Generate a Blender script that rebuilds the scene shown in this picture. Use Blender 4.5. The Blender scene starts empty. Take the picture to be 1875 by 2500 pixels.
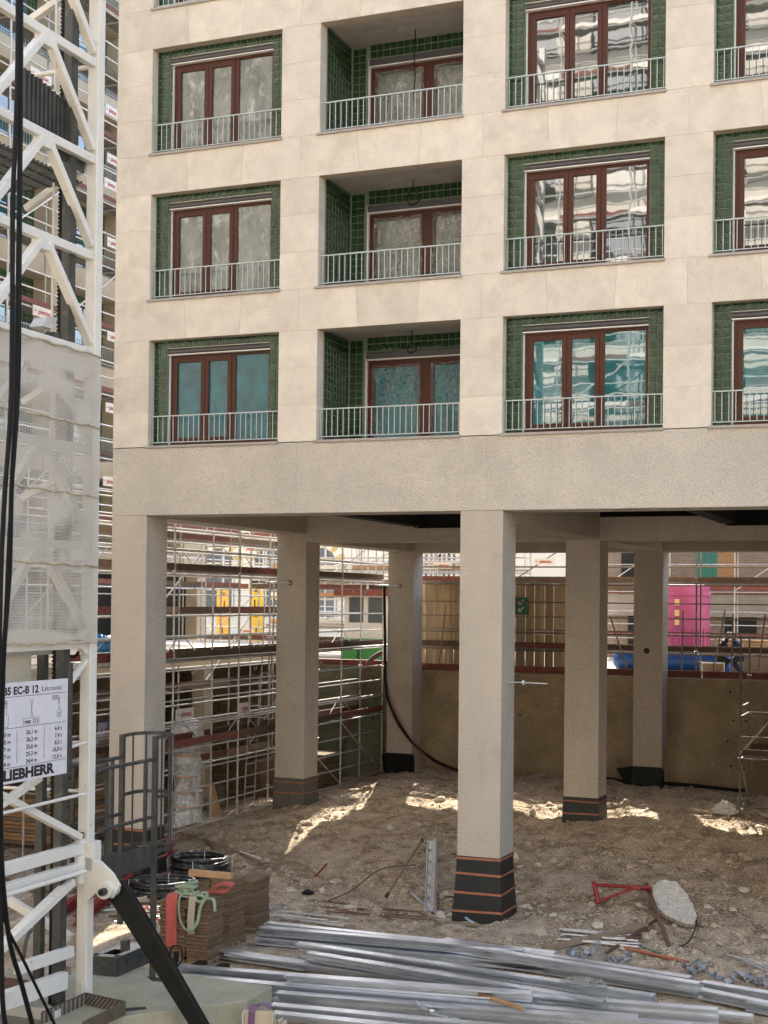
import bpy, bmesh, math, random
from mathutils import Vector, Matrix, noise
V = Vector
RD = random.Random(11)
scene = bpy.context.scene
col = scene.collection
# ------------------------------------------------------------------ camera (solved from the facade grid)
FPX, SY, YAW, PITCH, ROLL = 3446.4, 165.9, .3857, .014, .0107
CAM = V((8.5822, -24.8842, 5.9296))
cF = V((-math.sin(YAW)*math.cos(PITCH), math.cos(YAW)*math.cos(PITCH), math.sin(PITCH)))
cR = V((math.cos(YAW), math.sin(YAW), 0)); cU = cR.cross(cF)
cR2 = cR*math.cos(ROLL)+cU*math.sin(ROLL); cU2 = cU*math.cos(ROLL)-cR*math.sin(ROLL)
cd = bpy.data.cameras.new('camera'); cam = bpy.data.objects.new('camera', cd); col.objects.link(cam)
cd.sensor_fit = 'HORIZONTAL'; cd.sensor_width = 36; cd.lens = FPX/1875*36; cd.shift_y = SY/1875
cd.clip_start = .1; cd.clip_end = 3000
M = Matrix((cR2, cU2, -cF)).transposed().to_4x4(); M.translation = CAM; cam.matrix_world = M
scene.camera = cam
# ------------------------------------------------------------------ light: sun behind the building, from the back left
AZ = math.atan2(-.30, .954); EL = math.radians(41)
w = bpy.data.worlds.new('World'); scene.world = w; w.use_nodes = True
nt = w.node_tree; bg = nt.nodes['Background']
sk = nt.nodes.new('ShaderNodeTexSky'); sk.sky_type = 'NISHITA'; sk.sun_disc = False
sk.sun_elevation = EL; sk.sun_rotation = AZ; sk.air_density = 1.0; sk.dust_density = 2.5; sk.ozone_density = 1.0
nt.links.new(sk.outputs[0], bg.inputs[0]); bg.inputs[1].default_value = .15
sd = bpy.data.lights.new('sun', 'SUN'); sd.energy = 3.6; sd.angle = math.radians(.55); sd.color = (1, .93, .82)
so = bpy.data.objects.new('sun', sd); col.objects.link(so)
so.rotation_euler = V((math.sin(AZ)*math.cos(EL), math.cos(AZ)*math.cos(EL), math.sin(EL))).to_track_quat('Z', 'Y').to_euler()
so.location = (-20, 30, 40)
scene.render.engine = 'CYCLES'
scene.view_settings.view_transform = 'Standard'; scene.view_settings.look = 'None'; scene.view_settings.gamma = 1
scene.view_settings.exposure = 2.15
# ------------------------------------------------------------------ pixel helpers (a pixel gives a direction; the touched surface gives the distance)
def ray(px, py):
    u = (px-937.5)/FPX; v = -(py-1250-SY)/FPX
    return cF+cR2*u+cU2*v
def onz(px, py, z): d = ray(px, py); return CAM+d*((z-CAM.z)/d.z)
def ony(px, py, y): d = ray(px, py); return CAM+d*((y-CAM.y)/d.y)
def onx(px, py, x): d = ray(px, py); return CAM+d*((x-CAM.x)/d.x)
# ------------------------------------------------------------------ mesh builder
Z = V((0, 0, 1))
class MB:
    def __init__(s): s.v = []; s.f = []
    def box(s, x0, x1, y0, y1, z0, z1):
        i = len(s.v)
        s.v += [V(p) for p in ((x0,y0,z0),(x1,y0,z0),(x1,y1,z0),(x0,y1,z0),(x0,y0,z1),(x1,y0,z1),(x1,y1,z1),(x0,y1,z1))]
        s.f += [tuple(i+k for k in q) for q in ((0,3,2,1),(4,5,6,7),(0,1,5,4),(1,2,6,5),(2,3,7,6),(3,0,4,7))]
        return s
    def bar(s, a, b, w, h, up=Z):
        a = V(a); b = V(b); d = (b-a).normalized(); up = V(up)
        if abs(d.dot(up)) > .98: up = V((1, 0, 0))
        x = d.cross(up).normalized()*w/2; y = x.cross(d).normalized()*h/2; i = len(s.v)
        for p in (a, b): s.v += [p-x-y, p+x-y, p+x+y, p-x+y]
        s.f += [tuple(i+k for k in q) for q in ((0,1,2,3),(7,6,5,4),(0,4,5,1),(1,5,6,2),(2,6,7,3),(3,7,4,0))]
        return s
    def path(s, pts, r, n=8, closed=False, cap=True, flat=None):
        pts = [V(p) for p in pts]; m = len(pts); i0 = len(s.v); px = None
        for k, p in enumerate(pts):
            if closed: t = pts[(k+1) % m]-pts[k-1]
            else: t = pts[min(k+1, m-1)]-pts[max(k-1, 0)]
            t.normalize()
            if px is None:
                x = t.cross(Z)
                if x.length < .05: x = t.cross(V((1, 0, 0)))
            else: x = px-t*px.dot(t)
            x.normalize(); px = x; y = t.cross(x)
            rr = r[k] if isinstance(r, (list, tuple)) else r
            for j in range(n):
                a = 2*math.pi*j/n
                s.v.append(p+x*(math.cos(a)*rr)+y*(math.sin(a)*rr*(flat or 1)))
        for k in range(m if closed else m-1):
            b0 = i0+k*n; b1 = i0+((k+1) % m)*n
            for j in range(n): s.f.append((b0+j, b0+(j+1) % n, b1+(j+1) % n, b1+j))
        if cap and not closed:
            s.f.append(tuple(i0+j for j in range(n))[::-1]); s.f.append(tuple(i0+(m-1)*n+j for j in range(n)))
        return s
    def tube(s, a, b, r, n=8): return s.path([a, b], r, n)
    def prism(s, poly, vec):
        i = len(s.v); n = len(poly); vec = V(vec)
        s.v += [V(p) for p in poly]+[V(p)+vec for p in poly]
        s.f.append(tuple(range(i, i+n))[::-1]); s.f.append(tuple(range(i+n, i+2*n)))
        for k in range(n): s.f.append((i+k, i+(k+1) % n, i+n+(k+1) % n, i+n+k))
        return s
    def lathe(s, prof, c, n=24, wob=None):
        i = len(s.v); c = V(c)
        for k, (r, z) in enumerate(prof):
            for j in range(n):
                a = 2*math.pi*j/n; rr = r*(wob(a, z) if wob else 1)
                s.v.append(c+V((math.cos(a)*rr, math.sin(a)*rr, z)))
        for k in range(len(prof)-1):
            for j in range(n): s.f.append((i+k*n+j, i+k*n+(j+1) % n, i+(k+1)*n+(j+1) % n, i+(k+1)*n+j))
        s.f.append(tuple(i+j for j in range(n))[::-1]); m = i+(len(prof)-1)*n; s.f.append(tuple(m+j for j in range(n)))
        return s
    def ribbon(s, pts, width, t=.004):
        # a strap: pts centre line, width vector per point (or one)
        W = width if isinstance(width, list) else [V(width)]*len(pts); i = len(s.v)
        for k, p in enumerate(pts):
            p = V(p); d = (V(pts[min(k+1, len(pts)-1)])-V(pts[max(k-1, 0)])); nn = d.cross(W[k])
            nn = nn.normalized()*t/2 if nn.length > 1e-6 else V((0, 0, t/2))
            s.v += [p-W[k]/2-nn, p+W[k]/2-nn, p+W[k]/2+nn, p-W[k]/2+nn]
        for k in range(len(pts)-1):
            for j in range(4): a = i+k*4; s.f.append((a+j, a+(j+1) % 4, a+4+(j+1) % 4, a+4+j))
        s.f.append((i, i+1, i+2, i+3)); e = i+(len(pts)-1)*4; s.f.append((e+3, e+2, e+1, e))
        return s
    def mesh(s, name, fix=True):
        me = bpy.data.meshes.new(name); me.from_pydata([tuple(p) for p in s.v], [], s.f)
        if fix and len(s.f) < 20000:
            b = bmesh.new(); b.from_mesh(me); bmesh.ops.recalc_face_normals(b, faces=b.faces); b.to_mesh(me); b.free()
        return me
    def build(s, name, mat, parent=None, smooth=False, bevel=0, **k): return put(name, s.mesh(name), mat, parent, smooth=smooth, bevel=bevel, **k)
def put(name, me, mat, parent=None, loc=None, rot=None, smooth=False, bevel=0, label=None, kind=None, seg=2):
    o = bpy.data.objects.new(name, me); col.objects.link(o)
    if mat is not None and not me.materials: me.materials.append(mat)
    if smooth and not me.polygons[0].use_smooth:
        me.polygons.foreach_set('use_smooth', [True]*len(me.polygons))
        try: me.set_sharp_from_angle(angle=math.radians(40))
        except Exception: pass
    if loc is not None: o.location = loc
    if rot is not None: o.rotation_euler = rot
    if bevel:
        m = o.modifiers.new('bevel', 'BEVEL'); m.width = bevel; m.segments = seg; m.limit_method = 'ANGLE'
    if parent is not None:
        o.parent = parent; o.matrix_parent_inverse = (root_inv(parent))
    if label: o['label'] = label
    if kind: o['kind'] = kind
    return o
def wmat(o):
    m = Matrix.LocRotScale(o.location, o.rotation_euler, o.scale)
    return (wmat(o.parent) @ o.matrix_parent_inverse @ m) if o.parent else m
def root_inv(o): return wmat(o).inverted()
def tag(o, label, cat, group=None):
    o['label'] = label; o['category'] = cat
    if group: o['group'] = group
    return o
def thing(name, label, cat, loc=(0, 0, 0), group=None):
    o = bpy.data.objects.new(name, None); col.objects.link(o); o.location = loc; o.empty_display_size = .2
    return tag(o, label, cat, group)
def struct(o): o['kind'] = 'structure'; return o
def text(name, s, size, mat, parent, origin, right, up, bold=0., align='LEFT', depth=.002, sx=1.):
    cu = bpy.data.curves.new(name, 'FONT'); cu.body = s; cu.size = size; cu.align_x = align; cu.offset = bold; cu.resolution_u = 3
    t = bpy.data.objects.new(name, cu); col.objects.link(t)
    me = bpy.data.meshes.new_from_object(t.evaluated_get(bpy.context.evaluated_depsgraph_get()))
    bpy.data.objects.remove(t); bpy.data.curves.remove(cu)
    right = V(right).normalized(); up = V(up).normalized(); n = right.cross(up)
    for v in me.vertices: c = v.co.copy(); v.co = V(origin)+right*(c.x*sx)+up*c.y+n*depth
    me.materials.clear(); me.materials.append(mat)
    return put(name, me, mat, parent)
# ------------------------------------------------------------------ materials
def N(nt, t, **k):
    n = nt.nodes.new(t)
    for a, b in k.items(): setattr(n, a, b)
    return n
def mat(name, c, rough=.7, metal=0., var=.18, sc=2., bump=0., bsc=60., rnd=0., c2=None, stain=None, stsc=1.2, stlo=.55, sthi=.75, stretch=(1,1,1), spec=.5, ior=1.5, bdist=.02, bdet=6, spk=None, spksc=90, coat=0., alpha=None):
    m = bpy.data.materials.new(name); m.use_nodes = True; t = m.node_tree; L = t.links.new; b = t.nodes['Principled BSDF']
    tc = N(t, 'ShaderNodeTexCoord'); oi = N(t, 'ShaderNodeObjectInfo'); mp = N(t, 'ShaderNodeMapping')
    L(tc.outputs['Object'], mp.inputs[0]); mp.inputs['Scale'].default_value = stretch
    ad = N(t, 'ShaderNodeVectorMath', operation='ADD'); L(mp.outputs[0], ad.inputs[0])
    ms = N(t, 'ShaderNodeVectorMath', operation='SCALE'); ms.inputs[0].default_value = (37, 53, 71); L(oi.outputs['Random'], ms.inputs['Scale'])
    if rnd: L(ms.outputs[0], ad.inputs[1])
    vec = ad.outputs[0]
    nz = N(t, 'ShaderNodeTexNoise'); nz.inputs['Scale'].default_value = sc; nz.inputs['Detail'].default_value = 7; nz.inputs['Roughness'].default_value = .62; L(vec, nz.inputs[0])
    rp = N(t, 'ShaderNodeValToRGB'); a, e = rp.color_ramp.elements; a.position = .28; e.position = .74
    c = V(c); lo = c*(1-var); hi = V(c2) if c2 else c*(1+var)
    a.color = (*lo, 1); e.color = (*hi, 1); L(nz.outputs[0], rp.inputs[0]); out = rp.outputs[0]
    if spk is not None:
        n2 = N(t, 'ShaderNodeTexNoise'); n2.inputs['Scale'].default_value = spksc; n2.inputs['Detail'].default_value = 3; L(vec, n2.inputs[0])
        r2 = N(t, 'ShaderNodeValToRGB'); r2.color_ramp.elements[0].position = .36; r2.color_ramp.elements[1].position = .64
        r2.color_ramp.elements[0].color = (1-spk,)*3+(1,); r2.color_ramp.elements[1].color = (1+spk,)*3+(1,); L(n2.outputs[0], r2.inputs[0])
        mx = N(t, 'ShaderNodeMix', data_type='RGBA', blend_type='MULTIPLY'); mx.inputs[0].default_value = 1; L(out, mx.inputs[6]); L(r2.outputs[0], mx.inputs[7]); out = mx.outputs[2]
    if stain:
        n3 = N(t, 'ShaderNodeTexNoise'); n3.inputs['Scale'].default_value = stsc; n3.inputs['Detail'].default_value = 9; n3.inputs['Roughness'].default_value = .7; L(vec, n3.inputs[0])
        r3 = N(t, 'ShaderNodeValToRGB'); r3.color_ramp.elements[0].position = stlo; r3.color_ramp.elements[1].position = sthi
        r3.color_ramp.elements[0].color = (0,0,0,1); r3.color_ramp.elements[1].color = (1,1,1,1); L(n3.outputs[0], r3.inputs[0])
        mx = N(t, 'ShaderNodeMix', data_type='RGBA'); L(r3.outputs[0], mx.inputs[0]); L(out, mx.inputs[6]); mx.inputs[7].default_value = (*stain, 1); out = mx.outputs[2]
    if rnd:
        hv = N(t, 'ShaderNodeHueSaturation'); mr = N(t, 'ShaderNodeMapRange'); mr.inputs[3].default_value = 1-rnd; mr.inputs[4].default_value = 1+rnd
        L(oi.outputs['Random'], mr.inputs[0]); L(mr.outputs[0], hv.inputs['Value']); L(out, hv.inputs['Color']); out = hv.outputs[0]
    L(out, b.inputs['Base Color'])
    b.inputs['Roughness'].default_value = rough; b.inputs['Metallic'].default_value = metal; b.inputs['IOR'].default_value = ior; b.inputs['Specular IOR Level'].default_value = spec
    if coat: b.inputs['Coat Weight'].default_value = coat; b.inputs['Coat Roughness'].default_value = .05
    if alpha is not None: b.inputs['Alpha'].default_value = alpha
    if bump:
        nb = N(t, 'ShaderNodeTexNoise'); nb.inputs['Scale'].default_value = bsc; nb.inputs['Detail'].default_value = bdet; L(vec, nb.inputs[0])
        bp = N(t, 'ShaderNodeBump'); bp.inputs['Strength'].default_value = bump; bp.inputs['Distance'].default_value = bdist; L(nb.outputs[0], bp.inputs['Height']); L(bp.outputs[0], b.inputs['Normal'])
    return m
m_stone = mat('limestone', (.59,.527,.434), .85, var=.12, sc=1.4, bump=.35, bsc=60, rnd=.065, spk=.07, spksc=40, stain=(.47,.405,.315), stsc=1.2, stlo=.52, sthi=.78, stretch=(1.6,1,1.6), bdist=.012)
m_mortar = mat('mortar', (.42,.36,.28), .95)
m_band = mat('bush_hammered_concrete', (.53,.475,.395), .95, var=.12, sc=.7, bump=.8, bsc=62, spk=.2, spksc=58, bdist=.03, stain=(.44,.39,.32), stsc=1.0, stlo=.5, sthi=.8)
m_col = mat('hammered_column_concrete', (.485,.425,.345), .95, var=.10, sc=.9, bump=.9, bsc=60, spk=.17, spksc=62, bdist=.03, stain=(.385,.33,.26), stsc=1.4, stretch=(1,1,.6))
m_conc = mat('grey_concrete', (.36,.335,.295), .9, var=.16, sc=1.3, bump=.5, bsc=25, stain=(.26,.24,.21), stsc=2)
m_ceil = mat('ceiling_concrete', (.40,.37,.33), .9, var=.2, sc=2.2, bump=.4, bsc=20, stain=(.27,.25,.22), stsc=3)
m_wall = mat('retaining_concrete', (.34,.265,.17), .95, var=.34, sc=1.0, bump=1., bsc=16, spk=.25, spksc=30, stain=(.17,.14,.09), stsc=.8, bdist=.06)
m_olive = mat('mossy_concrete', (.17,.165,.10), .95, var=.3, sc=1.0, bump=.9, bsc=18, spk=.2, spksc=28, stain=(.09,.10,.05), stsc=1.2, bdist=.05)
m_tile = mat('green_glazed_tile', (.013,.038,.013), .1, var=.25, sc=14, bump=.35, bsc=9, rnd=.35, c2=(.022,.062,.024), ior=1.5, bdist=.01)
m_tiles = mat('green_tile_rows', (.013,.038,.013), .1, var=.45, sc=5, bump=.35, bsc=9, c2=(.022,.062,.024), ior=1.5, bdist=.01)
m_grout = mat('grout', (.15,.18,.12), .9)
m_wood = mat('mahogany_frame', (.062,.0155,.0052), .45, var=.25, sc=6, stretch=(8,8,.6), spec=.3)
m_sill = mat('sill_stone', (.34,.305,.265), .8, var=.12, sc=6, bump=.3)
m_rail = mat('railing_galvanised', (.43,.48,.47), .45, .35, var=.12, sc=12)
m_shut = mat('shutter_grey', (.06,.056,.058), .4, var=.1, sc=3, stretch=(.3,1,8))
m_white = mat('white_trim', (.66,.64,.60), .5, var=.06)
def glassmat(name, c, c2, ior, wave=.014, sc=2.2, rough=.015):
    m = mat(name, c, rough, var=.3, sc=1.6, c2=c2, bump=wave, bsc=sc, rnd=.12, ior=ior, bdist=.05, bdet=1.5); return m
m_glass = glassmat('reflective_glass', (.02,.028,.026), (.04,.05,.045), 2.7)
m_glassteal = glassmat('teal_lined_glass', (.012,.10,.11), (.02,.15,.16), 2.3)
m_brkt = mat('dull_zinc_bracket', (.30,.31,.32), .5, .4, var=.3, sc=12, rnd=.25)
m_glassfilm = mat('filmed_glass', (.035,.045,.033), .1, var=.4, sc=2.2, c2=(.20,.225,.19), bump=.4, bsc=7, rnd=.15, ior=1.9, bdist=.04, stretch=(1,1,.6), stain=(.42,.45,.41), stsc=5, stlo=.54, sthi=.74)
m_glassfilmteal = mat('filmed_teal_glass', (.005,.075,.095), .1, var=.4, sc=2, c2=(.012,.15,.175), bump=.4, bsc=5, rnd=.1, ior=1.6, bdist=.05)
m_tealfilm = mat('teal_protective_film', (.012,.13,.15), .2, var=.4, sc=1.8, c2=(.02,.20,.23), bump=.5, bsc=5, ior=1.45, bdist=.04, stretch=(1,1,.5))
def filmmat(name, tr, c, bsc=9, rough=.16):
    m = bpy.data.materials.new(name); m.use_nodes = True; t = m.node_tree; L = t.links.new
    b = t.nodes['Principled BSDF']; b.inputs['Base Color'].default_value = (*c, 1); b.inputs['Roughness'].default_value = rough; b.inputs['IOR'].default_value = 1.9
    tr_ = N(t, 'ShaderNodeBsdfTransparent'); mx = N(t, 'ShaderNodeMixShader')
    tc = N(t, 'ShaderNodeTexCoord'); nz = N(t, 'ShaderNodeTexNoise'); nz.inputs['Scale'].default_value = bsc; nz.inputs['Detail'].default_value = 8; nz.inputs['Distortion'].default_value = 1.5
    L(tc.outputs['Object'], nz.inputs[0]); bp = N(t, 'ShaderNodeBump'); bp.inputs['Strength'].default_value = .9; bp.inputs['Distance'].default_value = .08; L(nz.outputs[0], bp.inputs['Height']); L(bp.outputs[0], b.inputs['Normal'])
    r = N(t, 'ShaderNodeMapRange'); r.inputs[1].default_value = .35; r.inputs[2].default_value = .7; r.inputs[3].default_value = max(0, 1-tr-.25); r.inputs[4].default_value = min(1, 1-tr+.25)
    L(nz.outputs[0], r.inputs[0]); L(r.outputs[0], mx.inputs[0]); L(tr_.outputs[0], mx.inputs[1]); L(b.outputs[0], mx.inputs[2]); L(mx.outputs[0], t.nodes['Material Output'].inputs[0])
    return m
m_film = filmmat('clear_plastic_sheet', .66, (.30,.31,.28), 7, .07); m_wrap = filmmat('plastic_wrapping', .18, (.74,.72,.67), 6, .3)
m_filmdark = filmmat('clear_plastic_on_teal', .85, (.42,.45,.45))
m_crane = mat('crane_cream_paint', (.63,.61,.55), .45, var=.06, sc=3, bump=.08, bsc=30, stain=(.33,.25,.17), stsc=8, stlo=.61, sthi=.72, coat=.1)
m_grey = mat('dark_grey_steel', (.055,.056,.05), .5, .25, var=.3, sc=5, stain=(.15,.13,.10), stsc=6, bump=.1, bsc=30)
m_galv = mat('galvanised_tube', (.52,.505,.48), .45, .5, var=.25, sc=9, stain=(.30,.22,.15), stsc=5, stlo=.6, sthi=.8, rnd=.12)
m_stud = mat('galvanised_stud', (.60,.64,.69), .3, .75, var=.16, sc=3, rnd=.12, stretch=(1,1,1), bump=.08, bsc=8)
m_shadetube = mat('silhouette_tube', (.19,.165,.13), .55, .4, var=.35, sc=9, stain=(.10,.06,.035), stsc=5, rnd=.2)  # dark tone stands in for tubes seen as backlit silhouettes
m_black = mat('black_rubber', (.005,.005,.005), .6, var=.3, spec=.2)
m_blk = mat('black_painted_steel', (.008,.009,.007), .5, spec=.25, var=.4, sc=6, stain=(.06,.05,.04), stsc=9, stlo=.68, sthi=.74)
m_red = mat('red_paint', (.26,.022,.018), .55, var=.3, sc=6, stain=(.22,.14,.10), stsc=9, rnd=.12)
m_redbrown = mat('red_brown_board', (.16,.045,.03), .75, var=.35, sc=6, bump=.2, stain=(.10,.07,.05), stsc=4, rnd=.2)
m_toe = mat('weathered_toe_board', (.10,.062,.038), .85, var=.4, sc=6, bump=.3, rnd=.25)
m_orange = mat('orange_strap', (.33,.12,.065), .7, var=.2, sc=10)
m_bit = mat('bitumen_wrap', (.012,.013,.013), .45, var=.6, sc=5, stretch=(12,12,.8), bump=.3, bsc=20, stain=(.07,.07,.06), stsc=14, stlo=.60, sthi=.72)
m_clod = mat('dry_earth_clod', (.50,.39,.265), .97, var=.4, sc=3.5, bump=1., bsc=30, spk=.3, spksc=40, bdist=.06)
m_dirt = mat('excavated_dirt', (.41,.305,.197), .97, var=.5, sc=2.2, bump=1., bsc=20, spk=.5, spksc=24, bdist=.12, stain=(.60,.50,.375), stsc=1.1, stlo=.45, sthi=.7)
m_rock = mat('broken_stone', (.52,.445,.34), .95, var=.25, sc=8, bump=.7, bsc=30, rnd=.3)
m_board = mat('brown_fibre_board', (.145,.092,.05), .95, var=.3, sc=14, bump=.6, bsc=60, rnd=.18)
m_timber = mat('sawn_timber', (.40,.235,.115), .75, var=.22, sc=5, stretch=(.6,7,7), bump=.2, bsc=25, rnd=.15)
m_oldwood = mat('old_timber', (.23,.165,.105), .85, var=.3, sc=5, stretch=(.6,6,6), bump=.3, bsc=25, rnd=.2)
m_pipe = mat('muddy_black_pipe', (.022,.022,.022), .4, var=.4, sc=5, stain=(.24,.21,.17), stsc=9, stlo=.52, sthi=.66, bump=.2, bsc=40)
m_rust = mat('rusty_rebar', (.14,.075,.045), .85, .2, var=.4, sc=20, rnd=.2)
m_greens = mat('green_webbing', (.27,.33,.22), .9, var=.2, sc=9, bump=.4, bsc=80)
m_reds = mat('red_webbing', (.42,.085,.07), .9, var=.25, sc=9, bump=.4, bsc=80)
m_creams = mat('cream_webbing', (.40,.36,.26), .9, var=.25, sc=30, stretch=(20,20,.4), bump=.4, bsc=80)
m_purple = mat('purple_webbing', (.17,.085,.17), .85, var=.2, sc=20, bump=.3, bsc=80)
m_creamst = mat('cream_painted_steel', (.52,.46,.36), .5, var=.1, stain=(.2,.12,.07), stsc=10, stlo=.68, sthi=.75)
m_block = mat('mossy_ballast_concrete', (.30,.285,.20), .9, var=.2, sc=2.5, bump=.4, bsc=18, stain=(.36,.35,.30), stsc=1.6)
m_sign = mat('sign_panel', (.60,.59,.61), .5, var=.06, sc=5, stain=(.48,.46,.46), stsc=4, stlo=.6, sthi=.7)
m_ink = mat('black_ink', (.015,.015,.015), .7); m_redink = mat('red_ink', (.42,.03,.04), .7)
m_banner = mat('white_banner', (.70,.66,.60), .7, var=.05); m_cream = mat('cream_facade', (.62,.53,.39), .9, var=.08, sc=.8, stain=(.52,.43,.32), stsc=.6)
m_brick = None
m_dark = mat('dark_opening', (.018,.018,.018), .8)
m_void = mat('soffit_shade_black', (.012,.011,.010), .95, var=.3, sc=2)  # near-black colour stands in for the unlit shade of ceiling and voids
m_dusty = mat('dusty_grey_wrap', (.105,.095,.078), .7, var=.5, sc=4, stretch=(10,10,.8), stain=(.03,.03,.028), stsc=6, stlo=.55, sthi=.65)
m_opp = mat('pale_sunlit_render', (.60,.565,.50), .9, var=.1, sc=.8)
def brickmat(name, c1, c2, mo, bw, bh, rough=.8, mort=.012, swap=None, bump=.4):
    m = bpy.data.materials.new(name); m.use_nodes = True; t = m.node_tree; L = t.links.new; b = t.nodes['Principled BSDF']
    tc = N(t, 'ShaderNodeTexCoord'); sp = N(t, 'ShaderNodeSeparateXYZ'); cb = N(t, 'ShaderNodeCombineXYZ'); L(tc.outputs['Object'], sp.inputs[0])
    L(sp.outputs['Y' if swap else 'X'], cb.inputs[0]); L(sp.outputs['Z'], cb.inputs[1])
    k = N(t, 'ShaderNodeTexBrick'); k.inputs['Scale'].default_value = 1; k.inputs['Brick Width'].default_value = bw; k.inputs['Row Height'].default_value = bh; k.inputs['Mortar Size'].default_value = mort
    k.offset = 0 if abs(bw-bh) < 1e-6 else .5
    k.inputs['Color1'].default_value = (*c1, 1); k.inputs['Color2'].default_value = (*c2, 1); k.inputs['Mortar'].default_value = (*mo, 1)
    L(cb.outputs[0], k.inputs[0]); L(k.outputs[0], b.inputs[0]); b.inputs['Roughness'].default_value = rough
    bp = N(t, 'ShaderNodeBump'); bp.inputs['Strength'].default_value = bump; bp.inputs['Distance'].default_value = .02; bp.invert = True; L(k.outputs['Fac'], bp.inputs['Height']); L(bp.outputs[0], b.inputs['Normal'])
    return m
m_fartile = brickmat('far_green_tile', (.025,.10,.045), (.05,.14,.075), (.25,.29,.21), .15, .15, .15, .006, swap=True)
m_brick = brickmat('grey_brown_brick', (.20,.145,.105), (.28,.215,.165), (.30,.27,.23), .22, .075, .9)
# ================================================================== MAIN BUILDING
GX = [-7.6, 0.0, 7.6, 15.2, 22.8]; CW = .83; DD = 7.65
OPN = [(-6.77, -3.81), (-2.98, -.035), (.79, 3.755), (4.595, 7.56), (8.39, 11.35)]
SILL = [9.0, 12.0, 15.0, 18.0]; HH = 2.18; XR = 12.19
bld = thing('apartment_building', 'cream stone apartment block with green tiled windows raised on tall concrete columns', 'building', (0, 0, 0))
# ---- stone courses
def blk(poly):
    return MB().prism([V((x, 0, z)) for x, z in poly], (0, .3, 0)).build('stone_block', m_stone, bld)
G = .0028
piers = [(-7.6, -6.77), (-3.81, -2.98), (-.035, .79), (3.755, 4.595), (7.56, 8.39), (11.35, XR)]
mort = MB()
for r, zs in enumerate(SILL):
    for (a, b) in piers:
        for k in range(3):
            z0 = zs+HH*k/3; z1 = zs+HH*(k+1)/3
            blk([(a, z0+G), (b, z0+G), (b, z1-G), (a, z1-G)])
        mort.box(a+.012, b-.012, .005, .29, zs, zs+HH)
    z0 = zs+HH; z1 = zs+3.0
    mort.box(-7.588, XR-.012, .005, .29, z0, z1)
    for i, (a, b) in enumerate(OPN):
        ml = (piers[i][0]+piers[i][1])/2; mr = (piers[i+1][0]+piers[i+1][1])/2
        if i == 0: ml = -7.6
        if i == 4: mr = XR
        w_ = b-a; k0 = a+.29*w_; k1 = a+.70*w_; sl = .055
        blk([(ml+G, z0+G), (k0-G, z0+G), (k0-sl-G, z1-G), (ml+G, z1-G)])
        blk([(k0+G, z0+G), (k1-G, z0+G), (k1+sl-G, z1-G), (k0-sl+G, z1-G)])
        blk([(k1+G, z0+G), (mr-G, z0+G), (mr-G, z1-G), (k1+sl+G, z1-G)])
mort.build('mortar_joint', m_mortar, bld)
blk([(-7.6, 21.0), (XR, 21.0), (XR, 24), (-7.6, 24)])
# ---- core, side walls and floor slabs behind the stone
core = MB(); core.box(XR, 23.6, .02, 16.1, 8.98, 24); core.box(-7.58, XR-.02, 1.78, 16.1, 9.0, 24); core.box(-7.58, -7.3, .3, 1.8, 9.0, 23.9); core.box(XR-.3, XR-.03, .3, 1.8, 9.0, 23.9)
core.build('rear_wall', m_conc, bld)
for zs in SILL: MB().box(-7.3, XR-.3, .301, 1.8, zs+HH+.08, zs+3.0-.03).build('floor_slab', m_ceil, bld)
MB().box(-7.3, XR-.3, .835, 1.8, 8.62, 8.99).build('floor_slab', m_ceil, bld)
# ---- transfer level: hammered band, beams, ceiling
XE = 23.63
band = MB().box(-7.6, XE, -.004, CW, 7.6, 8.985).build('facade_beam', m_band, bld, bevel=.012)
for (xa, xb, y0, z0, z1) in ((-7.6, -3.86, DD, 7.375, 8.3), (-3.859, -.001, DD, 7.375, 7.70), (0, 3.70, DD, 7.375, 7.92), (3.701, XE, DD, 7.375, 7.69), (-7.6, XE, 2*DD, 7.38, 8.59)): MB().box(xa, xb, y0, y0+CW, z0, z1).build('cross_beam', m_col, bld)
MB().box(-6.75, XE, DD+.3, DD+.36, 7.93, 8.59).build('void_shade_sheet', m_void, bld); MB().box(-3.8, -.01, DD+.2, DD+.29, 7.701, 8.59).build('void_shade_sheet', m_void, bld); MB().box(3.75, 7.58, DD+.2, DD+.29, 7.691, 8.59).build('void_shade_sheet', m_void, bld)  # black sheets stand in for the deep shade above the beams
for gx in GX:
    for k in (0, 1):
        b = 7.58 if (gx < -1 and k == 0) else 7.40
        MB().box(gx+.01, gx+CW-.01, k*DD+CW+.001, (k+1)*DD-.001, b, 8.6).build('long_beam', m_col, bld, bevel=.012)
for gx in (-3.95, 3.62, 11.2, 18.8):
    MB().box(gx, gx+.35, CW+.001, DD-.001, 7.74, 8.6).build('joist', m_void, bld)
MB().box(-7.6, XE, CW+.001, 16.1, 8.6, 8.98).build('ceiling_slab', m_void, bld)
dots = MB()
for z in (8.72, 7.86):
    for x in (-6.9, -5.9, -4.6, -3.85, -2.55, -1.2, -.1, .7, 2.0, 3.35, 4.6, 5.5, 6.6):
        c = V((x+RD.uniform(-.05, .05), -.006, z+RD.uniform(-.02, .02))); dots.path([c, c+V((0, .004, 0))], .02, 10)
dots.build('tie_hole_plug', m_mortar, bld)
for sx_ in (.445, 8.0, -3.4): MB().box(sx_, sx_+.007, -.0062, 0, 7.62, 8.98).build('casting_seam', m_stone if sx_ == .445 else m_sill, bld)
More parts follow.
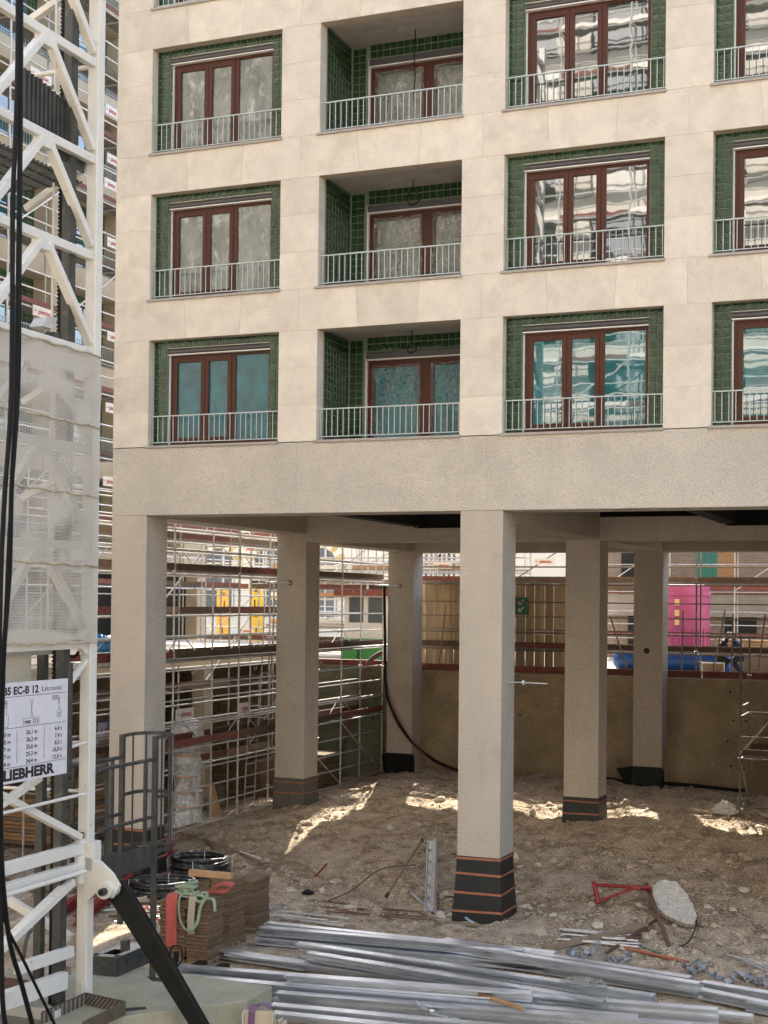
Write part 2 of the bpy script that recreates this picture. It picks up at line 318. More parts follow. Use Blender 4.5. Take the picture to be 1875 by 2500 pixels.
# unseen walls added beyond the third column line to darken the colonnade
MB().box(8.431, 15.199, .2, .45, -.5, 7.598).build('added_shade_wall', m_conc, bld); MB().box(15.3, 15.6, .84, DD-.002, -.5, 7.39).build('added_shade_wall', m_conc, bld); MB().box(15.3, 15.6, DD+CW+.002, 15.298, -.5, 7.39).build('added_shade_wall', m_conc, bld); MB().box(8.431, 15.199, 15.5, 15.8, 3.0, 7.378).build('added_shade_wall', m_conc, bld)
# ---- columns with wrapped feet
ZB = {0: -.6, 1: -.2, 2: -.2}; ZW = {(-7.6, 0): 1.2, (0., 0): 1.2, (-7.6, 1): 1.36, (0., 1): 1.34, }
for g_ in (7.6, 15.2, 22.8): ZW[(g_, 0)] = 1.2; ZW[(g_, 1)] = 1.3
for gx in GX:
    for k in range(3):
        y = k*DD; top = 7.6 if k == 0 else 7.38
        c = MB().box(gx, gx+CW, y, y+CW, ZB[k], top-.001).build('column', m_col, bld, bevel=.014)
        zs_ = 3.6+.7*k+(.5 if gx == 0. else 0); MB().box(gx-.0025, gx+CW+.0025, y-.0025, y+CW+.0025, zs_, zs_+.006).build('pour_seam', m_mortar, c)
        if k < 2:
            zw = ZW[(gx, k)]; e = .012; f = (.03 if k == 0 else .012)
            wv = MB(); n = 6
            ring = [(0, 0), (1, 0), (1, 1), (0, 1)]
            lv = [(zw, .006), (zw-.25, .012), (zw-.6, .03), (zw-1.0, .06 if k == 0 else .02), (-.5, .08 if k == 0 else .02)]
            for z, e in lv:
                for (i, j) in ring: wv.v.append(V((gx-e+i*(CW+2*e), y-e+j*(CW+2*e), z)))
            for q in range(len(lv)-1):
                for j in range(4): a = q*4; wv.f.append((a+j, a+(j+1) % 4, a+4+(j+1) % 4, a+4+j))
            wv.f.append((0, 1, 2, 3)); wv.f.append(tuple(16+j for j in range(4)))
            if k == 1 and gx < -1: mw = m_dusty
            else: mw = m_bit
            wv.build('bitumen_wrap', mw, c)
            zz = [zw-.03, zw-.33, zw-.66, zw-1.0] if k == 0 else [zw-.10, zw-.38]
            for z in zz:
                e = .014+max(0, (zw-z))*.058+.004 if k == 0 else .022
                sb = MB(); t0 = .004; h = .021 if k == 0 else .017; tl = [RD.uniform(-.015, .015) for _ in range(4)]
                for dz in (-h, h):
                    for j, (i, jj) in enumerate(ring): sb.v.append(V((gx-e+i*(CW+2*e), y-e+jj*(CW+2*e), z+dz+tl[j])))
                for j in range(4): sb.f.append((j, (j+1) % 4, 4+(j+1) % 4, 4+j))
                sb.build('strap', m_orange, c)
        else:
            c2 = MB().path([V((gx+.38, y-.003, 4.55)), V((gx+.38, y-.006, 4.55))], .085, 16)
            if gx == 0.: c2.build('duct_hole', m_dark, c)
            MB().box(gx-.02, gx+CW+.02, y-.05, y-.0, .45, 1.25).build('foot_shutter', m_blk, c)
            p = MB().prism([V((gx-.02, y-.03, 1.25)), V((gx-.02, y-.03, .5)), V((gx-.42 if gx == 0. else gx-.05, y-.25, 1.18))], (0, .03, 0)); p.build('shutter_flap', m_blk, c)
            MB().box(gx+CW+.03, gx+CW+.06, y-.28, y+.1, .5, 1.2).build('shutter_flap', m_blk, c)
# ---- tiles
TS = .147
tile_me = []
for q in range(4):
    b = MB(); t_ = TS/2-.0052; d = .010
    b.v = [V(p) for p in ((-t_,0,-t_),(t_,0,-t_),(t_,0,t_),(-t_,0,t_),(-t_+.006,-d,-t_+.006),(t_-.006,-d,-t_+.006),(t_-.006,-d,t_-.006),(-t_+.006,-d,t_-.006))]
    for j in range(4, 8): b.v[j].y += RD.uniform(-.0018, .0018)
    b.v.append(V((0, -d-RD.uniform(.001, .004), 0)))
    b.f = [(0,1,5,4),(1,2,6,5),(2,3,7,6),(3,0,4,7),(4,5,8),(5,6,8),(6,7,8),(7,4,8)]
    me = b.mesh('tile'); me.materials.append(m_tile); tile_me.append(me)
rest = MB()
def tile(pos, single, rz=0., sx=1., sz=1.):
    tilt = (RD.uniform(-.012, .012), 0, rz+RD.uniform(-.012, .012))
    if single:
        o = put('tile', RD.choice(tile_me), None, bld, loc=pos, rot=tilt); o.scale = (sx, 1, sz)
    else:
        me = RD.choice(tile_me); mm = Matrix.LocRotScale(V(pos), __import__('mathutils').Euler(tilt), V((sx, 1, sz))); i = len(rest.v)
        rest.v += [mm @ v.co for v in me.vertices]; rest.f += [tuple(i+k for k in p.vertices) for p in me.polygons]
# ---- windows
frame_cache = {}
def win_meshes(key, fx0, fx1, top, m1, m2, loggia):
    if key in frame_cache: return frame_cache[key]
    fr = MB(); y0, y1 = .0, .09; w = .06
    fr.box(fx0, fx0+w, y0, y1, 0.03, top); fr.box(fx1-w, fx1, y0, y1, .03, top); fr.box(fx0+w, fx1-w, y0, y1, top-w, top); fr.box(fx0+w, fx1-w, y0, y1, .03, .11)
    if loggia: fr.box(m1-.075, m1+.075, y0-.006, y1, .11, top-w); lights = [(fx0+w, m1-.075, 1), (m1+.075, fx1-w, 1)]
    else: fr.box(m2-.045, m2+.045, y0, y1, .11, top-w); lights = [(fx0+w, m1, 1), (m1, m2-.045, 1), (m2+.045, fx1-w, 0)]
    f = fr.mesh('window'); f.materials.append(m_wood); sashes = []; panes = []
    for (a, b, s) in lights:
        if s:
            q = MB(); k = .085; z0 = .115; z1 = top-w-.005; a2 = a+.004; b2 = b-.004; yy = y0-.012
            q.box(a2, a2+k, yy, y1-.02, z0, z1); q.box(b2-k, b2, yy, y1-.02, z0, z1); q.box(a2+k, b2-k, yy, y1-.02, z0, z0+k); q.box(a2+k, b2-k, yy, y1-.02, z1-k, z1)
            q.box(a2+.03, b2-.05, yy-.004, yy, z1-.048, z1-.036)
            me = q.mesh('sash'); me.materials.append(m_wood); sashes.append(me); pa = (a2+k-.005, b2-k+.005, z0+k-.005, z1-k+.005)
        else: sashes.append(None); pa = (a, b, .11, top-w)
        panes.append(pa)
    frame_cache[key] = (f, sashes, panes); return frame_cache[key]
def crinkle(x0, x1, z0, z1, y, seed, amp=.02):
    b = MB(); nx = 36; nz = 48
    for j in range(nz+1):
        for i in range(nx+1):
            u = i/nx; v = j/nz; x = x0+(x1-x0)*u; z = z0+(z1-z0)*v
            n = noise.turbulence(V((x*5+seed, z*1.6, seed)), 4, True)*.6+abs(noise.noise(V((x*9+seed, z*3, 3))))*.7
            ex = 0
            if j in (0, nz): ex = noise.noise(V((x*6, seed, 1)))*.05
            if i in (0, nx): x += noise.noise(V((z*6, seed, 2)))*.03
            b.v.append(V((x, y-n*amp, z+ex)))
    for j in range(nz):
        for i in range(nx): a = j*(nx+1)+i; b.f.append((a, a+1, a+nx+2, a+nx+1))
    return b
rail_cache = {}
def railing(x0, x1, zs):
    W = x1-x0; key = round(W, 2)
    if key not in rail_cache:
        t = MB().box(.004, W-.004, -.02, .02, .622, .642); bt = MB().box(.004, W-.004, -.015, .015, .085, .1)
        bl = MB().box(-.006, .006, -.006, .006, .1, .622)
        rail_cache[key] = [x.mesh(n) for x, n in ((t, 'railing'), (bt, 'bottom_rail'), (bl, 'baluster'))]
        for m in rail_cache[key]: m.materials.append(m_rail)
    t, bt, bl = rail_cache[key]
    o = put('railing', t, None, bld, loc=(x0, .11, zs)); put('bottom_rail', bt, None, o, loc=(x0, .11, zs))
    n = 25
    for k in range(n): put('baluster', bl, None, o, loc=(x0+.05+(W-.1)*k/(n-1), .11, zs))
def cylbox(x0, x1, y, zc, r, n=14):
    return MB().path([V((x0, y, zc)), V((x1, y, zc))], r, n)
SINGLE = {(0, 0), (0, 1), (2, 0), (2, 1)}
for r, zs in enumerate(SILL):
    for c, (a, b) in enumerate(OPN):
        W = b-a; loggia = (c == 1); single = (c, r) in SINGLE
        MB().box(a-.055, b+.02, -.045, .36, zs-.03, zs+.018).build('window_sill', m_sill, bld, bevel=.004)
        railing(a, b, zs)
        if not loggia:
            g = MB(); g.box(a+.002, b-.002, .212, .225, zs+.019, zs+HH-.001) if False else None
            # grout ring: left, right, top
            fx0, fx1, top = .34, W-.32, 1.90
            g.box(a+.002, a+fx0-.03, .212, .30, zs+.02, zs+HH-.002); g.box(a+fx1+.02, b-.002, .212, .30, zs+.02, zs+HH-.002); g.box(a+fx0-.03, a+fx1+.02, .212, .30, zs+2.04, zs+HH-.002)
            g.build('tile_grout', m_grout, bld)
            nr = 16
            for i in range(nr):
                z = zs+.02+TS*(i+.5)-.04
                hz = 1.
                if z+TS/2 > zs+HH: hz = max(.2, (zs+HH-.004-(z-TS/2))/TS); z = z-TS/2+TS*hz/2
                for j in range(2): tile((a+.012+TS*(j+.5), .212, z), single, sz=hz)
                for j in range(2): tile((b-.006-TS*(j+.5), .212, z), single, sz=hz)
            for j in range(17):
                x = a+.012+TS*2+TS*(j+.5)
                if x+TS/2 > b-.006-TS*2: break
                tile((x, .212, zs+2.04+TS/2), single)
            for i in range(14):   # reveal return
                z = zs+.02+TS*(i+.5)-.04
                tile((a+fx0-.042, .26, z), False, rz=math.pi/2, sx=.62)
            oy = .33
            f, sa, pn = win_meshes(('w',), fx0, fx1, top, 1.13, 1.79, False)
            wo = put('window', f, None, bld, loc=(a, oy, zs))
            film = (c == 0)
            for k, (me, pa) in enumerate(zip(sa, pn)):
                if me: put('sash', me, None, wo, loc=(a, oy, zs))
                if c == 0: pm = m_glassfilmteal if r == 0 else m_glassfilm
                else: pm = m_glassteal if r == 0 else m_glass
                pme = MB(); nx, nz = 1, 1
                pme.box(pa[0], pa[1], .03, .045, pa[2], pa[3]); put('pane', pme.mesh('pane'), pm, wo, loc=(a, oy, zs))
            bx = cylbox(a+.285, a+fx1+.01, .28, zs+1.972, .056); bx.build('roller_shutter', m_shut, wo, smooth=True)
            MB().box(a+.27, a+.285, .225, .34, zs+1.90, zs+2.045).box(a+.285, a+fx1+.01, .225, .335, zs+2.03, zs+2.043).build('shutter_cap', m_white, wo)
            MB().box(a+.30, a+fx1+.01, .23, .33, zs+1.895, zs+1.915).build('shutter_rail', m_white, wo)
            MB().box(a+.295, a+.335, .29, .335, zs+.02, zs+1.895).build('shutter_guide', m_white, wo); MB().box(a+fx1+.002, a+fx1+.018, .29, .335, zs+.02, zs+1.895).build('shutter_guide', m_white, wo)
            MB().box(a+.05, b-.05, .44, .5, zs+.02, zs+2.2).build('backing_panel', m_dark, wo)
        else:
            dp = 1.58
            MB().box(a, b, .36, dp, zs-.02, zs+.012).build('loggia_floor', m_conc, bld)
            g = MB(); g.box(a-.2, a-.013, .302, dp+.02, zs+.013, zs+HH+.079); g.box(b+.003, b+.2, .302, dp+.02, zs+.013, zs+HH+.079)
            fx0 = .40; fx1 = W-.02; top = 1.80
            g.box(a-.013, a+fx0-.01, dp, dp+.15, zs+.013, zs+HH+.079); g.box(a+fx0-.01, b+.003, dp, dp+.15, zs+1.965, zs+HH+.079)
            g.build('tile_grout', m_grout, bld)
            for i in range(15):
                z = zs+.02+TS*(i+.5)
                for j in range(8):
                    tile((a-.013, .36+TS*(j+.5), z), False, rz=math.pi/2)
                for j in range(2):
                    tile((a+.07+TS*(j+.5)-.06, dp, z), False)
            for j in range(17):
                for i in (0,): tile((a+.01+TS*2.6+TS*(j+.5), dp, zs+1.975+TS*.55), False)
                tile((a+.01+TS*2.6+TS*(j+.5), dp, zs+1.975+TS*1.55), False, sz=.9)
            oy = dp+.06
            f, sa, pn = win_meshes(('l',), fx0, fx1, top, 1.66, 0, True)
            wo = put('window', f, None, bld, loc=(a, oy, zs))
            pm = m_tealfilm if r == 0 else m_glassfilm
            for k, (me, pa) in enumerate(zip(sa, pn)):
                put('sash', me, None, wo, loc=(a, oy, zs)); p_ = MB().box(pa[0], pa[1], .03, .045, pa[2], pa[3]); put('pane', p_.mesh('pane'), pm, wo, loc=(a, oy, zs))
                crinkle(a+pa[0]-.05, a+pa[1]+.05, zs+pa[2]-.08, zs+pa[3]+.04, oy-.02, r*7+k*3+1, .035).build('plastic_sheet', m_filmdark if r == 0 else m_film, wo, smooth=True)
            MB().box(a+fx0-.02, b, dp-.03, dp+.05, zs+1.82, zs+1.95).build('roller_shutter', m_shut, wo)
            MB().box(a+fx0-.02, b, dp-.035, dp+.06, zs+1.795, zs+1.818).box(a+fx0-.03, a+fx0-.021, dp-.035, dp+.05, zs+1.795, zs+1.955).build('shutter_rail', m_white, wo)
            MB().box(a+fx0-.035, a+fx0-.003, dp-.02, dp+.05, zs+.02, zs+1.79).build('shutter_guide', m_white, wo)
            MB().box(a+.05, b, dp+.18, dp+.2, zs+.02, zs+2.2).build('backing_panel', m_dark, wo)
rest.build('tile_rows', m_tiles, bld, kind='stuff')
# cables hanging in the loggias
for r, zs, lab in ((2, 15., 'thin black cable hanging straight down in the top loggia'), (1, 12., 'black cable looped in a ring below the middle loggia ceiling'), (0, 9., 'small coiled black cable in the loggia with blue green panes')):
    x = OPN[1][0]+1.55; t = V((x, 1.1, zs+HH+.075))
    if r == 2: pts = [t+V((math.sin(k*.9)*.012, 0, -k*.105)) for k in range(19)]; cb = MB().path(pts, .012, 6)
    else:
        R0 = .12 if r == 1 else .09
        pts = [t+V((0, 0, -.1*k)) for k in range(3)]; cc = t+V((.0, 0, -.25-R0))
        for k in range(34): an = math.pi/2+k*.42; rr = R0*(1+.12*math.sin(k*1.3)); pts.append(cc+V((math.cos(an)*rr, .01*math.sin(k), math.sin(an)*rr*1.15)))
        cb = MB().path(pts, .011, 6)
    tag(cb.build('hanging_cable', m_black, smooth=True), lab, 'cable', 'cables hanging in the loggias')
# ================================================================== TOWER CRANE FOOT
crane = thing('tower_crane', 'cream painted lattice mast of a tower crane with capacity sign and mesh screen', 'crane', (-3.0, -10.3, .6))
XF = -1.96; YB = -9.18; LX = (-4.07, -1.96); LY = (-11.42, -9.18)
for lx in LX:
    for ly in LY:
        MB().box(lx-.08, lx+.08, ly-.08, ly+.08, 2.72, 21).build('leg', m_crane, crane, bevel=.012)
        MB().box(lx-.08, lx+.08, ly-.08, ly+.08, .605, 2.70).build('base_leg', m_crane, crane, bevel=.012)
ZH = [12.93+1.27*k for k in range(6, -7, -1)]   # node levels
for i, z in enumerate(ZH):
    if z < 3: continue
    MB().bar((XF, LY[0]+.08, z), (XF, LY[1]-.08, z), .10, .115).build('horizontal', m_crane, crane, bevel=.01)
    MB().bar((LX[0], LY[0]+.08, z), (LX[0], LY[1]-.08, z), .10, .115).build('horizontal', m_crane, crane, bevel=.01)
    ym = (LY[0]+LY[1])/2
    if z > 5.6:
        for s in (-1, 1):
            MB().bar((XF, ym+s*.06, z-.05), (XF, ym+s*1.04, z-1.13), .095, .115, up=(1, 0, 0)).build('diagonal', m_crane, crane, bevel=.01)
        MB().box(XF-.05, XF+.05, ym-.17, ym+.17, z-.16, z-.0575).build('gusset', m_crane, crane)
def ext(a, b, xt):
    t = (xt-a.x)/(b.x-a.x); return a+(b-a)*t
for (p, q) in (((0, 102), (146, 0)), ((0, 558), (146, 450)), ((0, 1020), (146, 925)), ((0, 1248), (207, 1134))):
    a = ony(*p, YB); b = ony(*q, YB); MB().bar(ext(a, b, -3.05), ext(a, b, LX[1]-.09), .09, .1, up=(0, 1, 0)).build('diagonal', m_crane, crane, bevel=.01)
for (p, q, r) in (((0, 197), (217, 164), .03), ((0, 1636), (205, 1622), .026), ((172, 1813), (210, 1811), .022), ((60, 1925), (186, 1931), .022)):
    a = ony(*p, YB); b = ony(*q, YB); MB().tube(ext(a, b, LX[0]), ext(a, b, LX[1]-.08), r, 10).build('rail', m_crane, crane, smooth=True)
a = ony(37, 427, YB); b = ony(210, 396, YB); MB().bar(ext(a, b, LX[0]), ext(a, b, LX[1]-.1), .1, .12).build('cross_beam', m_galv, crane)
for (p, q) in (((0, 1987), (210, 1937)), ((172, 1824), (210, 1813))):
    a = onx(*p, -1.86); b = onx(*q, -1.86); MB().tube(a, b, .021, 10).build('rail', m_crane, crane, smooth=True)
for (p, q, w_) in (((0, 1940), (194, 2044), .11), ((0, 1966), (96, 1898), .1), ((172, 1665), (214, 1606), .075)):
    a = onx(*p, XF); b = onx(*q, XF); MB().bar(a, b, w_*.8, w_, up=(1, 0, 0)).build('diagonal', m_crane, crane, bevel=.01)
MB().bar(onx(176, 1558, XF), onx(208, 1592, XF), .07, .09, up=(1, 0, 0)).build('diagonal', m_crane, crane, bevel=.01)
# lift rack, guide channel, pole
bx = ony(150, 700, -9.62)
rk = MB().box(bx.x-.03, bx.x+.02, -9.65, -9.60, .7, 20)
for k in range(320): rk.box(bx.x-.052, bx.x-.03, -9.645, -9.605, 3+k*.052, 3+k*.052+.028)
rk.build('lift_rack', m_black, crane)
MB().box(bx.x+.05, bx.x+.17, -9.70, -9.56, .7, 20).box(bx.x+.02, bx.x+.05, -9.64, -9.61, .7, 20).build('lift_guide', m_grey, crane)
q = ony(131, 500, -9.45); MB().tube((q.x, -9.45, 3), (q.x, -9.45, 20), .016, 8).build('pole', m_crane, crane, smooth=True)
q = ony(105, 1640, -9.5); MB().box(q.x-.06, q.x+.05, -9.55, -9.45, .7, 5.5).build('lift_post', m_grey, crane)
# ribbed dark cover
a = onx(58, 270, -2.1); b = onx(188, 300, -2.1); cv = MB(); n = 26
for k in range(n):
    y = a.y+(b.y-a.y)*k/n; h = .62-.18*k/n
    cv.box(-2.13+(.02 if k % 2 else 0), -2.09+(.02 if k % 2 else 0), y, y+(b.y-a.y)/n*.9, 11.82, 11.82+h+RD.uniform(-.02, .02))
cv.box(-2.2, -2.085, a.y-.05, b.y+.02, 11.72, 11.78)
cv.build('ribbed_cover', m_grey, crane)
# grating deck with its frame
gt = MB()
for k in range(9): gt.bar((-3.9+k*.22, -11.3, 11.35), (-3.9+k*.22, -9.3, 11.35), .012, .03)
for k in range(24): gt.bar((-3.95, -11.3+k*.085, 11.35), (-2.05, -11.3+k*.085, 11.35), .01, .03)
gt.build('grating', m_grey, crane)
a = onx(140, 362, -2.05); b = onx(205, 410, -2.05); MB().bar(a, b, .02, .16).build('bracket', m_grey, crane)
# camera-like sensor box on the screen top
q = onx(118, 800, -1.95); MB().prism([q+V((0, -.12, .0)), q+V((0, .1, .0)), q+V((0, .2, .17)), q+V((0, -.02, .13))], (-.2, 0, 0)).build('sensor_hood', m_galv, crane)
MB().box(-2.12, -1.98, q.y+.16, q.y+.28, q.z-.18, q.z-.02).build('sensor_box', m_grey, crane)
# ---- mesh screen
m_mesh = bpy.data.materials.new('dust_mesh'); m_mesh.use_nodes = True
t = m_mesh.node_tree; L = t.links.new; b = t.nodes['Principled BSDF']; b.inputs['Base Color'].default_value = (.45, .41, .345, 1); b.inputs['Roughness'].default_value = .8
tr_ = N(t, 'ShaderNodeBsdfTransparent'); mx = N(t, 'ShaderNodeMixShader'); tc = N(t, 'ShaderNodeTexCoord'); vo = N(t, 'ShaderNodeTexVoronoi'); vo.inputs['Scale'].default_value = 55; vo.inputs['Randomness'].default_value = .15
L(tc.outputs['Object'], vo.inputs['Vector']); r = N(t, 'ShaderNodeMapRange'); r.inputs[1].default_value = .345; r.inputs[2].default_value = .42; r.inputs[3].default_value = .05; r.inputs[4].default_value = 1.
nz = N(t, 'ShaderNodeTexNoise'); nz.inputs['Scale'].default_value = 1.7; nz.inputs['Detail'].default_value = 5; L(tc.outputs['Object'], nz.inputs[0])
r2 = N(t, 'ShaderNodeMapRange'); r2.inputs[1].default_value = .3; r2.inputs[2].default_value = .7; r2.inputs[3].default_value = -.06; r2.inputs[4].default_value = .12; L(nz.outputs[0], r2.inputs[0])
ad = N(t, 'ShaderNodeMath', operation='ADD'); L(vo.outputs['Distance'], ad.inputs[0]); L(r2.outputs[0], ad.inputs[1]); L(ad.outputs[0], r.inputs[0])
L(r.outputs[0], mx.inputs[0]); L(tr_.outputs[0], mx.inputs[1]); L(b.outputs[0], mx.inputs[2]); L(mx.outputs[0], t.nodes['Material Output'].inputs[0])
ms = MB(); nx, nz_ = 24, 40
for j in range(nz_+1):
    for i in range(nx+1):
        y = -11.6+2.37*i/nx; z = 5.36+(9.06-5.36)*j/nz_
        ms.v.append(V((-1.80+.012*noise.noise(V((y*2, z*1.5, 3)))+.01*math.sin(z*9)*(abs(math.sin(z*.85+.4)) > .93), y, z+(.02*math.sin(y*5) if j == 0 else 0))))
for j in range(nz_):
    for i in range(nx): a = j*(nx+1)+i; ms.f.append((a, a+1, a+nx+2, a+nx+1))
sc_ = ms.build('dust_screen', m_mesh, crane, smooth=True)
m_hem = mat('screen_hem', (.40,.345,.25), .9, var=.3, sc=14)
for zc in (5.36, 6.35, 7.25, 8.15, 9.06):
    MB().path([V((-1.793+.006*math.sin(k), -11.6+2.35*k/16, zc+.012*math.sin(k*1.9)-(.0 if zc > 9 else .02*k/16))) for k in range(17)], .016, 6).build('screen_hem', m_hem, sc_, smooth=True)
for py in (105, 470, 960):
    q = onx(py % 240, 860, -1.78)
# ---- capacity sign
XS = -1.72; s0, s1, zt, zb = -11.75, -9.985, 4.905, 3.72
sg = MB().box(XS-.012, XS, s0, s1, zb, zt).build('capacity_sign', m_sign, crane)
def syw(px): return onx(px, 1760, XS).y
def stext(s, pl, pr_, z, h, bold=0., name='lettering'):
    a = syw(pl); b_ = syw(pr_); o = text(name, s, h/.7, m_ink, sg, (0, 0, 0), (1, 0, 0), (0, 1, 0), bold)
    xs = [v.co.x for v in o.data.vertices]; x0, x1 = min(xs), max(xs); k = (b_-a)/(x1-x0)
    for v in o.data.vertices: c = v.co.copy(); v.co = V((XS+.003, a+(c.x-x0)*k, z+c.y))
    return o
stext('285 EC-B 12', -3, 93, 4.765, .088, .0045); stext('Litronic', 101, 149, 4.775, .06)
stext('max 12 t', 60, 93, 4.405, .05, .0012); stext('t', 142, 146, 4.455, .05, .0012)
for k, (l, m_, r_) in enumerate((('45,0 m', '26,1 m', '6,4 t'), ('40,0 m', '26,2 m', '7,4 t'), ('34,7 m', '25,6 m', '8,5 t'), ('29,7 m', '25,3 m', '10,0 t'), ('24,4 m', '24,4 m', '12,0 t'))):
    z = 4.275-.0865*k; stext(l, -3, 26, z, .05, .0012); stext(m_, 64, 91, z, .05, .0012); stext(r_, 134 if len(r_) < 6 else 129, 151, z, .05, .0012)
stext('LIEBHERR', 10, 134, 3.762, .118, .008)
ln = MB()
def sl(p0, z0, p1, z1, w_=.004): ln.bar((XS+.002, syw(p0), z0), (XS+.002, syw(p1), z1), .002, w_, up=(1, 0, 0)) if False else ln.bar((XS+.001, syw(p0), z0), (XS+.001, syw(p1), z1), .003, w_)
for z in (4.737, 4.37, 3.905): sl(-8, z, 160.5, z, .005)
for p in (42, 108): ln.box(XS, XS+.0025, syw(p)-.002, syw(p)+.002, 3.95, 4.33)
def vln(p, z0, z1): ln.box(XS, XS+.0025, syw(p)-.0015, syw(p)+.0015, z0, z1)
for (p0, p1, zz0, zz1) in ((57, 95, 4.39, 4.465), (139, 148.5, 4.44, 4.52)): sl(p0, zz0, p1, zz0, .003); sl(p0, zz1, p1, zz1, .003); vln(p0, zz0, zz1); vln(p1, zz0, zz1)
for (o, e) in ((0, 18), (126, 146)):
    sl(o, 4.66, e, 4.66, .003); sl(o, 4.705, e-4, 4.705, .003); sl(e-4, 4.705, e, 4.66, .003)
    for k in range(4): sl(o+k*4, 4.66, o+2+k*4, 4.705, .003); sl(o+2+k*4, 4.705, o+4+k*4, 4.66, .003)
    vln(e-2, 4.56, 4.66); vln(e-4, 4.6, 4.66); sl(e-3, 4.56, e-5, 4.53, .003); sl(e-3, 4.56, e-1, 4.53, .003)
sl(74, 4.70, 77, 4.56, .003); sl(80, 4.70, 77, 4.56, .003); sl(77, 4.56, 74, 4.47, .003); sl(77, 4.56, 80, 4.47, .003)
vln(20, 4.40, 4.53); sl(-6, 4.385, 20, 4.385, .003); sl(17, 4.392, 20, 4.385, .005)
ln.build('line_drawing', m_ink, sg)
MB().box(XS-.01, XS+.035, s1+.01, s1+.055, 3.70, 5.1).build('sign_post', m_grey, crane)
# pale box and drilled bar behind the sign
a = onx(0, 1650, -2.4); MB().box(-2.9, -2.42, a.y-.2, onx(80, 1650, -2.4).y, 4.55, 5.2).build('switch_box', m_creamst, crane, bevel=.01)
MB().box(-2.4, -2.37, -11.6, onx(136, 1600, -2.38).y, 5.17, 5.27).build('drilled_bar', m_galv, crane)
MB().path([ony(177, 1585, -9.3)+V((math.cos(k*.5)*.1, 0, math.sin(k*.5)*.1)) for k in range(13)], .022, 8, closed=False).build('coiled_lead', m_black, crane, smooth=True)
# ---- foot frame
for z in (2.66, 2.41): MB().bar((XF, LY[0]-.5, z), (XF, LY[1]-.085, z), .11, .15).build('foot_beam', m_crane, crane, bevel=.01)
MB().tube(onx(0, 2190, -1.80), onx(208, 2127, -1.80), .028, 10).build('foot_rail', m_crane, crane, smooth=True)
for (p, q, w_, pl) in (((0, 2317), (174, 2152), .13, 0), ((-20, 2172), (174, 2291), .12, 1)):
    a, b = (onx(*p, XF), onx(*q, XF)) if pl == 0 else (ony(*p, YB), ony(*q, YB)); MB().bar(a, b, .1, w_, up=(1, 0, 0) if pl == 0 else (0, 1, 0)).build('foot_diagonal', m_crane, crane, bevel=.01)
a = onx(41, 2366, XF); b = onx(174, 2322, XF); MB().bar(a, b, .1, .14).build('foot_beam', m_crane, crane, bevel=.01)
a = onx(0, 2446, -1.93); b = onx(157, 2393, -1.93); MB().bar(a, b, .12, .22).build('foot_beam', m_crane, crane, bevel=.01)
a = ony(-10, 2458, -9.9); b = ony(141, 2484, -9.9); MB().bar(a, b, .14, .2).build('foot_beam', m_crane, crane, bevel=.01)
gt = MB(); a = onx(0, 2420, -2.2)
for k in range(16): gt.bar((-2.2-.05*k, -11.4, .98), (-2.2-.05*k, -9.7, .98), .012, .03)
for k in range(30): gt.bar((-3.0, -11.4+.057*k, .985), (-2.15, -11.4+.057*k, .985), .012, .03)
gt.build('grating', m_rust, crane)
def cr2(x, y): return (x*.27125, 2000+y*.27125)
poly = [ony(*cr2(x, y), -9.28) for x, y in ((745, 330), (905, 385), (1010, 490), (1075, 600), (1010, 715), (930, 690), (872, 655), (765, 755), (745, 755))]
MB().prism(poly, (0, .05, 0)).build('gusset_plate', m_crane, crane, bevel=.006)
pin = V((-1.558, -9.28, 2.157))
MB().path([pin+V((0, -.1, 0)), pin+V((0, .2, 0))], .112, 24).build('pin_boss', m_crane, crane, smooth=True)
MB().path([pin+V((.02, -.18, -.01)), pin+V((.02, -.09, -.01))], .05, 14).build('pin', m_grey, crane, smooth=True)
MB().path([pin+V((.02, -.2, -.01)), pin+V((.02, -.17, -.01))], .026, 10).build('pin_bolt', m_blk, crane)
d_ = (V((-.22, -9.2, .44))-pin).normalized(); d_.y = 0
nn = V((0, 1, 0)).cross(d_).normalized()
sp = [pin+V((0, .13, 0))-d_*.1+nn*.16, pin+V((0, .13, 0))-d_*.16-nn*.02, pin+V((0, .13, 0))+nn*-.15, pin+V((0, .13, 0))+d_*.45-nn*.17, pin+V((0, .13, 0))+d_*2.35-nn*.10, pin+V((0, .13, 0))+d_*2.35+nn*.10, pin+V((0, .13, 0))+d_*.5+nn*.13]
MB().prism(sp, (0, .1, 0)).build('black_strut', m_blk, crane, bevel=.01)
# leg socket
q = V((LX[1], LY[1], 0))
MB().path([q+V((-.02, -.11, 2.48)), q+V((-.02, -.11, 2.78))], .07, 14).build('socket', m_crane, crane, smooth=True)
MB().path([q+V((-.02, -.11, 2.79)), q+V((-.02, -.11, 2.86))], .055, 12).build('socket_nut', m_rust, crane, smooth=True)
MB().path([q+V((-.02, -.11, 2.20)), q+V((-.02, -.11, 2.47))], .058, 14).build('socket', m_crane, crane, smooth=True)
MB().box(q.x+.03, q.x+.17, q.y-.1, q.y+.1, 2.36, 2.74).build('socket_plate', m_crane, crane, bevel=.01)
MB().box(q.x-.12, q.x+.12, q.y-.13, q.y+.1, 2.68, 2.73).build('flange', m_crane, crane)
MB().box(q.x+.03, q.x+.07, q.y-.13, q.y-.09, .63, .93).build('lock_plate', m_crane, crane, bevel=.01)
